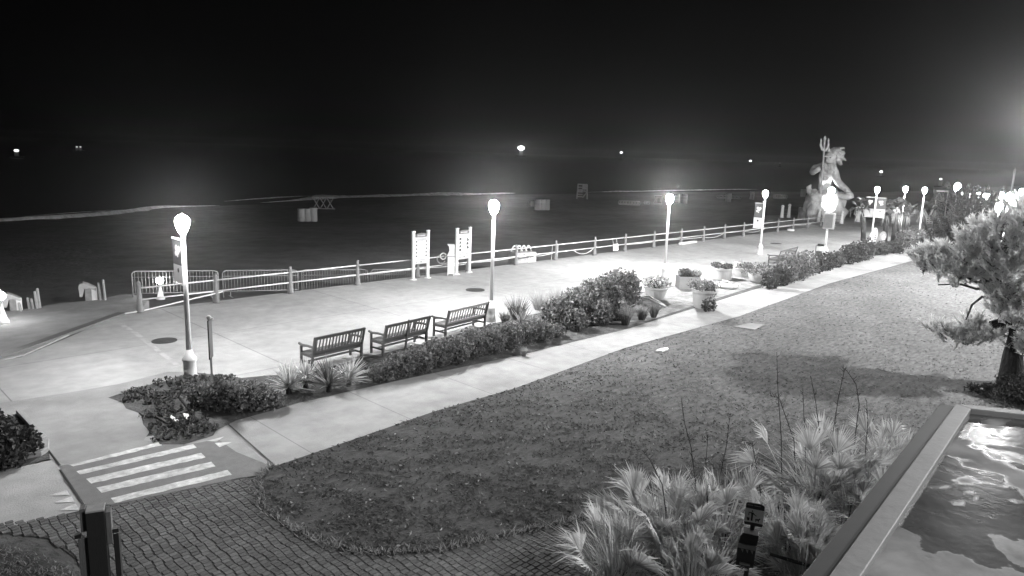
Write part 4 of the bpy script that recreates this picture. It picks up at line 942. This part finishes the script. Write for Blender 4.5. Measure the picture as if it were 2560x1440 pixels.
# ------------------------------------------------------------------ palmettos in front
def fan(V, Fq, base, stem_dir, stem_len, r, nb, spread, droop, wb):
    """palmetto leaf: stalk and a fan of pleated blades"""
    sd = Vector(stem_dir).normalized(); c = Vector(base)+sd*stem_len
    side = sd.cross(Vector((0,0,1))); side = side.normalized() if side.length > .05 else Vector((1,0,0)); nn = side.cross(sd).normalized()
    roll = random.uniform(-.9,.9); side, nn = side*math.cos(roll)+nn*math.sin(roll), nn*math.cos(roll)-side*math.sin(roll)
    k = len(V); V += [Vector(base)-side*.012, Vector(base)+side*.012, c+side*.012, c-side*.012]; Fq.append((k,k+1,k+2,k+3))
    for i in range(nb):
        a_ = spread*((i+.5)/nb*2-1); d = (sd*math.cos(a_)+side*math.sin(a_)).normalized(); L = r*(1-.25*abs(a_)/spread)*random.uniform(.88,1.06)
        tip = c+d*L+nn*(.10*L*random.uniform(-1,1))+Vector((0,0,-droop*L*random.uniform(.4,1.6))); mid = c+d*L*.55+nn*.03+Vector((0,0,-droop*L*.12))
        wv = d.cross(nn).normalized()*wb; k = len(V)
        V += [c-wv*.15, c+wv*.15, mid+wv*.5+nn*.012, mid-wv*.5, tip]; Fq += [(k,k+1,k+2,k+3),(k+3,k+2,k+4,k+4)]
def palmetto(x, y, n, r, label, hmax=1.0, dry=.2, spreadr=.5):
    n = int(n*.68)
    f = Frame(x,y); t = empty('palmetto', f.o, 0, label, 'palmetto', 'palmettos beside the roof')
    G, Dd = ([],[]), ([],[])
    for i in range(n):
        a_ = random.uniform(0,6.283); e = random.uniform(.15,1.5); q = random.uniform(0,spreadr)
        V, Fq = Dd if random.random() < dry else G
        base = (q*math.cos(a_)*.7, q*math.sin(a_)*.7, random.uniform(0,.15))
        fan(V, Fq, base, (math.cos(a_)*math.cos(e), math.sin(a_)*math.cos(e), math.sin(e)+.15), random.uniform(.3,.75)*hmax, r*random.uniform(.75,1.1), random.randint(20,28), random.uniform(.6,1.4), random.uniform(.02,.3), .024)
    for (V, Fq), nm, m in ((G,'fronds',frondm),(Dd,'dry_fronds',frondl)):
        if V:
            b = MB(); b.v = [tuple(v) for v in V]; b.f = [q if q[2] != q[3] else q[:3] for q in Fq]; b.build(nm, m, t)
    m_ = 260; a_ = RNG.uniform(0,6.283,m_); e = RNG.uniform(.35,1.5,m_); L_ = r*RNG.uniform(1.1,2.1,m_)*min(1.,hmax); q_ = RNG.uniform(0,spreadr*.6,m_)
    B = np.stack([np.cos(a_)*q_,np.sin(a_)*q_,np.full(m_,.05)],axis=1); T = B+np.stack([np.cos(a_)*np.cos(e),np.sin(a_)*np.cos(e),np.sin(e)],axis=1)*L_[:,None]
    blades('linear_leaves', B, T, .02, frondm, t, segs=3, bend=.3)
    b = MB(); b.tube([(0,0,0),(.05,0,.3)], [.12,.1], 8); b.build('trunk', bark, t)
palmetto(1660,1400,44,0.63,'broad palmetto clump left of the dog station',1.35)
palmetto(1800,1385,37,0.61,'pale leaved palmetto directly behind the dog station',1.35,.3)
palmetto(2040,1270,47,0.67,'tall palmetto clump with long stalks, right of the dog station',1.49)
palmetto(1965,1400,37,0.57,'palmetto with drooping dry leaves at the right of the bag dispenser',1.08,.3)
palmetto(2120,1300,34,0.56,'palmetto close against the roof edge',1.22)
palmetto(2215,1205,30,0.51,'small palmetto in the corner by the far end of the roof edge',1.08,.05)
palmetto(1730,1500,30,0.61,'low palmetto at the bottom border under the dog station',0.94,.35)
palmetto(1540,1480,27,0.63,'low arching palmetto at the bottom border beside the brick paving',1.08,.1)
palmetto(2010,1470,27,0.56,'low palmetto at the bottom border beside the roof',0.81,.3)
def stalk(x, y, pts, label):
    f = Frame(x,y); t = empty('flower_stalk', f.o, f.rz, label, 'dry stalk', 'tall dry flower stalks')
    P = [Vector((0,0,0))]+[f.l(a_,c_) for a_,c_ in pts]; n = len(P); b = MB(); b.tube(P, [.010-.006*i/(n-1) for i in range(n)], 6); b.build('stem', stalkm, t)
    b = MB()
    for a_, c_ in zip(P[1:], P[2:]):
        for k in range(5):
            q = a_.lerp(c_, random.random()); b.tube([q, q+Vector((random.uniform(-.07,.07),random.uniform(-.05,.05),random.uniform(.02,.1)))], [.006,.002], 4)
    b.build('twigs', stalkm, t)
for x, y, pts, lb in ((1905,1330,[(1900,1220),(1888,1150),(1880,1105)],'short stalk between the two palmetto rows'),(2160,1250,[(2164,1120),(2170,1050),(2166,1000)],'short stalk at the right of the arched one'),(1770,1370,[(1768,1230),(1765,1150),(1770,1090)],'upright thin stalk between the two leaning ones over the dark lawn'),(1955,1260,[(1953,1090),(1945,980),(1942,880)],'tallest dry stalk, straight, rising from the tall palmetto'),(1990,1250,[(1985,1100),(1960,1030),(1948,995),(1925,990)],'dry stalk bending to the left at its tip'),(2015,1250,[(2013,1110),(2010,1040),(2007,970)],'straight dry stalk in the middle of the tall palmetto'),(2060,1250,[(2050,1090),(2040,1010),(2027,940)],'dry stalk leaning left, fourth of the row'),(2080,1255,[(2082,1090),(2095,1000),(2110,930),(2112,922)],'dry stalk leaning right towards the arched one'),
                      (2130,1260,[(2138,1090),(2148,1010),(2140,960),(2118,928),(2108,920)],'arched dry stalk curving over at the top'),(1743,1380,[(1738,1200),(1728,1120),(1712,1060),(1703,1000)],'thin stalk leaning left over the dark lawn'),(1795,1360,[(1800,1190),(1815,1120),(1825,1040)],'thin stalk leaning right above the pale palmetto'),(1680,1380,[(1655,1210),(1625,1150),(1605,1125)],'slanting stalk at the left side of the broad palmetto')):
    stalk(x,y,pts,lb)
b = MB(); b.tube([at(1925,1385,.55),at(1990,1405,.5),at(2100,1435,.4)], .025, 8); tag(b.build('edging_pipe', dark, smooth=True), 'thin black pipe slanting through the palmettos', 'pipe')

# ------------------------------------------------------------------ low roof at the lower right
def roof():
    z = 3.0; A = at(2390,1008,z); B_ = at(2070,1442,z); Cc = at(2560,1026,z); dl = (B_-A).normalized(); dr = (Cc-A).normalized()
    t = empty('flat_roof', (A.x,A.y,0), 0, 'low flat roof with puddles and a pale metal edge, at the lower right', 'roof'); 
    P = [Vector((0,0,0)), dl*9, dl*9+dr*9, dr*9]
    def poly(name, L, z0, z1, mat, bev=0):
        b = MB(); a_ = sum(L[i].x*L[(i+1)%len(L)].y-L[(i+1)%len(L)].x*L[i].y for i in range(len(L))); L = L if a_ > 0 else L[::-1]
        b.prism([(p.x,p.y) for p in L], 'z', z0, z1); return b.build(name, mat, t, bevel=bev)
    poly('wall', [p+(dl+dr)*.35 if i == 0 else p+(dr*.35 if i == 1 else dl*.35 if i == 3 else Vector((0,0,0))) for i,p in enumerate(P)], -.01, 2.72, grey)
    m = bpy.data.materials.new('wet_roof'); m.use_nodes = True; nt = m.node_tree; L = nt.links.new; bs = nt.nodes['Principled BSDF']
    tc = nt.nodes.new('ShaderNodeTexCoord'); nz = nt.nodes.new('ShaderNodeTexNoise'); nz.inputs['Scale'].default_value = 1.1; nz.inputs['Detail'].default_value = 5; nz.inputs['Distortion'].default_value = .5; L(tc.outputs['Object'], nz.inputs['Vector'])
    mr = nt.nodes.new('ShaderNodeMapRange'); mr.inputs['From Min'].default_value = .43; mr.inputs['From Max'].default_value = .5; L(nz.outputs[0], mr.inputs[0])
    def mix(a_, c_, out):
        r = nt.nodes.new('ShaderNodeMapRange'); r.inputs['To Min'].default_value = a_; r.inputs['To Max'].default_value = c_; L(mr.outputs[0], r.inputs[0]); L(r.outputs[0], out); return r
    mix(.14,.05,bs.inputs['Base Color']); mix(.7,.17,bs.inputs['Roughness']); mix(.05,.32,bs.inputs['Specular IOR Level'])
    n3 = nt.nodes.new('ShaderNodeTexNoise'); n3.inputs['Scale'].default_value = 1.7; n3.inputs['Detail'].default_value = 6; L(tc.outputs['Object'], n3.inputs['Vector'])
    r3 = nt.nodes.new('ShaderNodeMapRange'); r3.inputs['From Min'].default_value = .3; r3.inputs['From Max'].default_value = .7; r3.inputs['To Min'].default_value = .55; r3.inputs['To Max'].default_value = 1.5; L(n3.outputs[0], r3.inputs[0])
    mc = nt.nodes.new('ShaderNodeMath'); mc.operation = 'MULTIPLY'; L(bs.inputs['Base Color'].links[0].from_socket, mc.inputs[0]); L(r3.outputs[0], mc.inputs[1]); L(mc.outputs[0], bs.inputs['Base Color'])
    n2 = nt.nodes.new('ShaderNodeTexNoise'); n2.inputs['Scale'].default_value = 7; n2.inputs['Detail'].default_value = 5; L(tc.outputs['Object'], n2.inputs['Vector'])
    bp = nt.nodes.new('ShaderNodeBump'); bp.inputs['Distance'].default_value = .005; bp.inputs['Strength'].default_value = .8; L(n2.outputs[0], bp.inputs['Height']); L(bp.outputs[0], bs.inputs['Normal'])
    poly('deck', P, 2.72, 2.93, m)
    fl = M('roof_flashing', .135, .55, .12, 3, .004, 12)
    w_ = .2
    poly('edge_trim', [P[0], P[1], P[1]+dr*w_, P[0]+dr*w_+dl*w_*.9], 2.74, 3.0, fl, .01); poly('edge_trim', [P[0]+dr*.003, P[0]+dr*w_+dl*w_*.9, P[3]+dl*w_, P[3]], 2.74, 2.998, fl, .01)
    out = (dl.cross(Vector((0,0,1)))).normalized(); 
    if out.dot(dr) > 0: out = -out
    poly('fascia', [P[0]-dr*.0+out*.17, P[1]+out*.17, P[1]+out*.004, P[0]+out*.004], 2.66, 2.96, M('fascia_paint', .028, .6, .1, 4), .008)
roof()

# ------------------------------------------------------------------ pine tree on the right
def pine():
    f = Frame(2530,962); t = empty('pine_tree', f.o, f.rz, 'spreading shaggy pine with dark trunk on the lawn at the right', 'pine tree'); l = f.l
    b = MB(); b.tube([(0,0,-.05), l(2528,940), l(2532,890,.1), l(2545,835,.2), l(2540,790,.1), l(2515,745,0), l(2490,705,.1), l(2480,660,.3), l(2490,600,.4), l(2500,540,.4)], [.42,.31,.25,.22,.2,.18,.15,.11,.08,.04], 12)
    b.tube([l(2545,835,.2), l(2570,760,.3), l(2580,680,.5), l(2570,600,.6)], [.2,.16,.11,.05], 10)
    b.tube([l(2515,975,-.2), l(2524,940,-.1)], [.12,.3], 8); b.tube([l(2560,985,-.3), l(2536,940,0)], [.12,.3], 8)
    b.build('trunk', bark, t, smooth=True)
    lobes = [(2325,655,0,44,24),(2372,640,.5,50,32),(2425,632,-.6,56,36),(2480,615,.4,60,40),(2540,605,-.5,64,44),(2455,575,.9,40,34),(2510,560,.3,52,40),(2560,548,-.4,50,40),(2400,685,-.8,56,30),(2450,690,.5,52,34),(2515,690,-.8,60,36),(2570,690,.2,50,50),(2385,835,-.7,50,26),(2430,815,-.2,48,32),(2470,838,-.6,48,24),(2350,822,-.2,30,22),(2500,830,.3,30,24),(2555,770,-.6,44,36),(2590,640,.6,60,60),(2590,800,.3,40,50),(2340,625,.9,36,20),(2485,735,-.6,34,18),(2300,640,.3,24,16),(2530,730,-.7,46,34),(2570,745,-.5,50,40),(2500,775,-.6,34,20),(2450,655,1.2,50,34),(2545,650,-1.2,50,36),(2420,600,.2,34,26),(2550,515,.3,40,26),(2570,850,-.4,34,30),(2355,672,-.6,40,24),(2495,660,-1.,50,34),(2640,600,.3,60,50),(2640,700,.8,60,44),(2640,520,.2,50,34),(2545,795,-.9,44,26),(2590,880,-.5,44,30),(2310,668,.1,26,14),(2415,850,-.9,30,14),(2385,660,1.0,40,22)]
    bl = MB(); Bs, Ts, Ws = [], [], []
    starts = [l(2490,705,.1), l(2515,745,0), l(2540,790,.1), l(2480,660,.3), l(2570,720,.3)]
    for x, y, dy, rx, ry in lobes:
        c = l(x,y,dy); k = f.l(x+100,y).x/100-f.l(x,y).x/100; RX, RY = rx*k, ry*k
        s_ = min(starts, key=lambda q: (q-c).length+(1.5 if q.z > c.z+1 else 0)); mid = s_.lerp(c,.5)+Vector((0,0,-.12)); bl.tube([s_, mid, c], [.07,.05,.025], 6)
        n = int(215*RX*RY)+10
        for i in range(n):
            u = unit(RNG.normal(size=(1,3)))[0]; gg = abs(random.gauss(.62,.36)); q = c+Vector((u[0]*RX*gg, u[1]*RX*.9*gg, u[2]*RY*gg))
            ax = Vector((u[0]*.7,u[1]*.7,.75+.4*u[2])).normalized(); bl.tube([q-ax*.12-Vector((u[0],u[1],0))*.1, q+ax*.1], [.012,.008], 4, cap=False)
            for j in range(52):
                ff = random.random(); d = (ax*random.uniform(.55,1.)+Vector((random.gauss(0,.36),random.gauss(0,.36),random.gauss(0,.36)))).normalized()
                B = q+ax*(ff*.32-.12); Bs.append(B); Ts.append(B+d*random.uniform(.12,.18))
    for P in ([l(2505,750,-.2), l(2455,742,-.3), l(2430,762,-.3), l(2415,800,-.4)], [l(2520,800,0), l(2480,820,-.3), l(2430,830,-.5)], [l(2500,720,0), l(2440,722,-.3), l(2400,710,-.4), l(2345,712,-.3)], [l(2530,790,0), l(2490,775,-.2), l(2475,760,-.2)]):
        bl.tube(P, [.05,.04,.03,.02][:len(P)], 6)
    bl.build('branches', bark, t)
    blades('needles', np.array(Bs), np.array(Ts), .026, needle, t, segs=1, bend=0)
pine()
def dark_conifer():
    f = Frame(2415,655); t = empty('juniper', f.o, f.rz, 'dense dark upright juniper behind the pine', 'juniper'); l = f.l
    b = MB(); b.tube([(0,0,0), l(2412,560), l(2408,470)], [.22,.14,.04], 8); Ps, Ns = [], []
    for i in range(230):
        h = random.random(); x0 = random.gauss(0,1); xx = 2420+x0*(38 if h < .5 else 27); yy = 648-h*138
        c = l(xx,yy,random.gauss(0,.8)); tip = c+Vector((x0*.25+random.gauss(0,.12),random.gauss(0,.2),random.uniform(.8,1.5)))
        b.tube([Vector((c.x*.3,c.y*.3,max(.2,c.z-1.))), c, tip], [.05,.03,.01], 4)
        n = 150; q = RNG.uniform(0,1,(n,1)); base = np.array(c)+(np.array(tip)-np.array(c))*q; rad = .34*(1-q)+.04
        Ps.append(base+RNG.normal(size=(n,3))*rad*.55)
    for i in range(22):
        c = l(2345+random.random()*60, 640-random.random()*70, random.gauss(0,.4)); n = 90; q = RNG.uniform(0,1,(n,1)); Ps.append(np.array(c)+np.array([[-.3,0,1.]])*q+RNG.normal(size=(n,3))*.16)
    b.build('trunk', bark, t); leaves('foliage', np.concatenate(Ps), .16, juniper, t, .35, 1.2)
dark_conifer()
# palms beyond the path
def palm(x, y, ytop, lean, label, r=1.1, skirt=True):
    f = Frame(x,y); t = empty('palm_tree', f.o, f.rz, label, 'palm tree', 'small palms beyond the path'); l = f.l
    top = l(x+lean,ytop); b = MB(); b.tube([(0,0,0), Vector((top.x*.3,0,top.z*.5)), top], [.2,.17,.15], 10); b.build('trunk', M('palm_trunk', .06, .9, .3, 8, .02, 20), t, smooth=True)
    V, Fq = [], []
    for i in range(20):
        a_ = random.uniform(0,6.283); e = random.uniform(-.3,1.2); fan(V, Fq, top, (math.cos(a_)*math.cos(e), math.sin(a_)*math.cos(e), math.sin(e)), .55, r*.7, 12, 1.2, .3, .07)
    b = MB(); b.v = [tuple(v) for v in V]; b.f = [q if q[2] != q[3] else q[:3] for q in Fq]; b.build('crown', M('far_palm_leaf', .06, .6, .2, 5, island=.4), t)
    if skirt:
        n = 60; a_ = RNG.uniform(0,6.283,n); B = np.array(top)+np.stack([np.cos(a_)*.12,np.sin(a_)*.12,RNG.uniform(-.3,.1,n)],axis=1); T = B+np.stack([np.cos(a_)*.3,np.sin(a_)*.3,RNG.uniform(-1.1,-.4,n)],axis=1); blades('dead_leaf_skirt', B, T, .07, frondl, t)
for x, y, yt, ln, lb in ((2158,602,520,-4,'lone palm left of the twin banner lamp'),(2212,603,525,2,'palm at the left of the trunk group, leaves hanging low'),(2232,606,520,10,'palm with slanting trunk in the trunk group'),(2246,605,525,-2,'palm at the right of the slanting trunk'),(2266,594,530,0,'palm with pale trunk under the second far lamp'),(2308,585,525,0,'thin palm left of the pale bench stack'),(2336,580,515,2,'bright palm by the pale bench stack, touching the juniper')):
    palm(x,y,yt,ln,lb, r=.9)
# letter board and rounded sign under the twin banner lamp
def letter_board():
    f = Frame(2184,604); t = empty('curved_sign', f.o, f.rz, 'white fin shaped board with dark marks down it, beside the twin banner lamp', 'sign'); k = f.l(2284,604).x/100
    b = MB(); b.prism([(-4*k,0),(4*k,0),(7*k,12*k),(8*k,24*k),(6*k,36*k),(2*k,40*k),(-4*k,38*k)], 'y', -.04, .04); pn = b.build('board', white, t, bevel=.01)
    b = MB()
    for i in range(6): b.box((2*k+(.5 if i%2 else -.5)*k,-.046,(6+5.5*i)*k),(6*k,.006,1.6*k)); b.box((4*k,-.046,(8+5.5*i)*k),(1.4*k,.007,3*k))
    b.build('marks', dark, pn)
    f = Frame(2206,604); t = empty('oval_sign', f.o, f.rz, 'rounded grey and white display board left of the palm trunks', 'sign')
    b = MB(); b.prism([(9*k*math.cos(a_), 15*k+15*k*math.sin(a_)) for a_ in np.linspace(0,6.283,20)[:-1]], 'y', -.04, .04); b.build('board', grey, t, bevel=.01)
    b = MB(); b.prism([(-2*k,4*k),(6*k,6*k),(6*k,14*k),(2*k,22*k),(-3*k,16*k)], 'y', -.05, -.041); b.build('picture', white, t)
letter_board()
def white_stack():
    f = Frame(2326,560); k = f.l(2426,560).x/100; t = empty('bench_stack', f.o, f.rz, 'pale slatted stack of benches lit under a far lamp', 'bench stack')
    b = MB()
    for i in range(4): b.box((0,0,(12+9*i)*k*.6),(44*k,.4,.09))
    for i in range(6): b.box((-20*k+8*k*i,-.01,16*k),(.1,.42,26*k))
    b.build('slats', plasticw, t); b = MB(); b.box((0,0,.06),(46*k,.6,.12)); b.build('base', grey, t)
white_stack()
f = Frame(2516,560); zt = f.l(2517,421).z; t = empty('mast', f.o, f.rz, 'tall grey mast rising above the far lamps at the right', 'mast')
b = MB(); b.tube([(0,0,0),(0,0,zt*.72)], .09, 8); b.build('pole', grey, t); b = MB(); b.box((.0,0,zt*.86),(.2,.2,zt*.28)); b.build('antenna', grey, t, bevel=.03)
f = Frame(2455,690); zt = f.l(2455,592).z; t = empty('wooden_post', f.o, f.rz, 'square pale wooden post standing among the pine branches', 'post')
b = MB(); b.box((0,0,zt/2),(.45,.3,zt)); b.build('shaft', postl, t, bevel=.02); b = MB(); b.box((0,0,zt+.03),(.5,.36,.08)); b.build('cap', grey, t, bevel=.01)
# pale beam of a shelter beyond the palms
f = Frame(2345,560); z_ = f.l(2345,477).z; k = f.l(2445,560).x/100; t = empty('beach_shelter', f.o, f.rz, 'thin pale canopy on two slim posts beyond the palms', 'shelter')
b = MB(); b.box((0,0,z_),(32*k,1.2,.12)); b.build('canopy', white, t)
for sx in (-1,1):
    b = MB(); b.box((sx*14*k,0,z_/2-.03),(.1,.1,z_-.07)); b.build('post', grey, t)

# ------------------------------------------------------------------ boats
def boat(pxl, pyl, dist, wpx, emit, label, hull=True):
    d = ray(pxl,pyl); p = Vector((0,0,CH))+d*(dist/math.hypot(d.x,d.y)); k = dist/F; w_ = max(wpx*k,.4); zl = p.z+1.46
    a_ = math.atan2(p.x,p.y); t = empty('boat', (p.x,p.y,-1.5), -a_, label, 'boat', 'lit boats out at sea'); hl = max(w_*1.6, 4.); hh = max(.6, min(zl*.45, hl*.12))
    b = MB(); b.prism([(-hl/2,hh),(-hl*.42,-.2),(hl*.4,-.2),(hl*.56,hh)], 'y', -hl*.12, hl*.12); b.build('hull', dark, t)
    top = max(zl, hh+.5); b = MB(); b.box((0,0,(hh+top)/2),(hl*.3,hl*.16,top-hh+.002)); b.build('cabin', grey, t)
    b = MB(); b.ball((0,-hl*.12,top), (w_/2,.3*w_,w_*.3), 12, 8); b.build('light', M('boat_light_%d' % emit, .8, .4, 0, emit=emit), t)
boat(41,376,300,9,2,'boat with a pale round light far out at the left border'); boat(192,367,470,4,1,'dim boat with the left of two faint lights, near the left border'); boat(201,367,470,4,1,'dim boat with the right of two faint lights, near the left border')
boat(1303,370,1250,15,30,'brightest ship on the horizon, above the second lamp'); boat(1553,381,1200,6,8,'small lit boat right of the brightest ship'); boat(1876,402,1200,6,5,'small lit boat above the fourth lamp'); boat(1950,408,1000,3,1,'faintest lit boat, left of the statue'); boat(2203,429,480,6,6,'lit boat right of the statue head'); boat(2352,447,300,5,4,'lit boat left of the large far lamp')

# ------------------------------------------------------------------ sea haze
b = MB(); b.box((0,1500,11.5),(6800,3600,29)); hz = b.build('haze', None); hz['kind'] = 'stuff'
m = bpy.data.materials.new('sea_haze'); m.use_nodes = True; nt = m.node_tree; nt.nodes.remove(nt.nodes['Principled BSDF'])
v = nt.nodes.new('ShaderNodeVolumePrincipled'); v.inputs['Color'].default_value = (.9,.9,.9,1); v.inputs['Anisotropy'].default_value = .88; v.inputs['Density'].default_value = HAZE_D; nt.links.new(v.outputs[0], nt.nodes['Material Output'].inputs['Volume']); hz.data.materials.append(m)
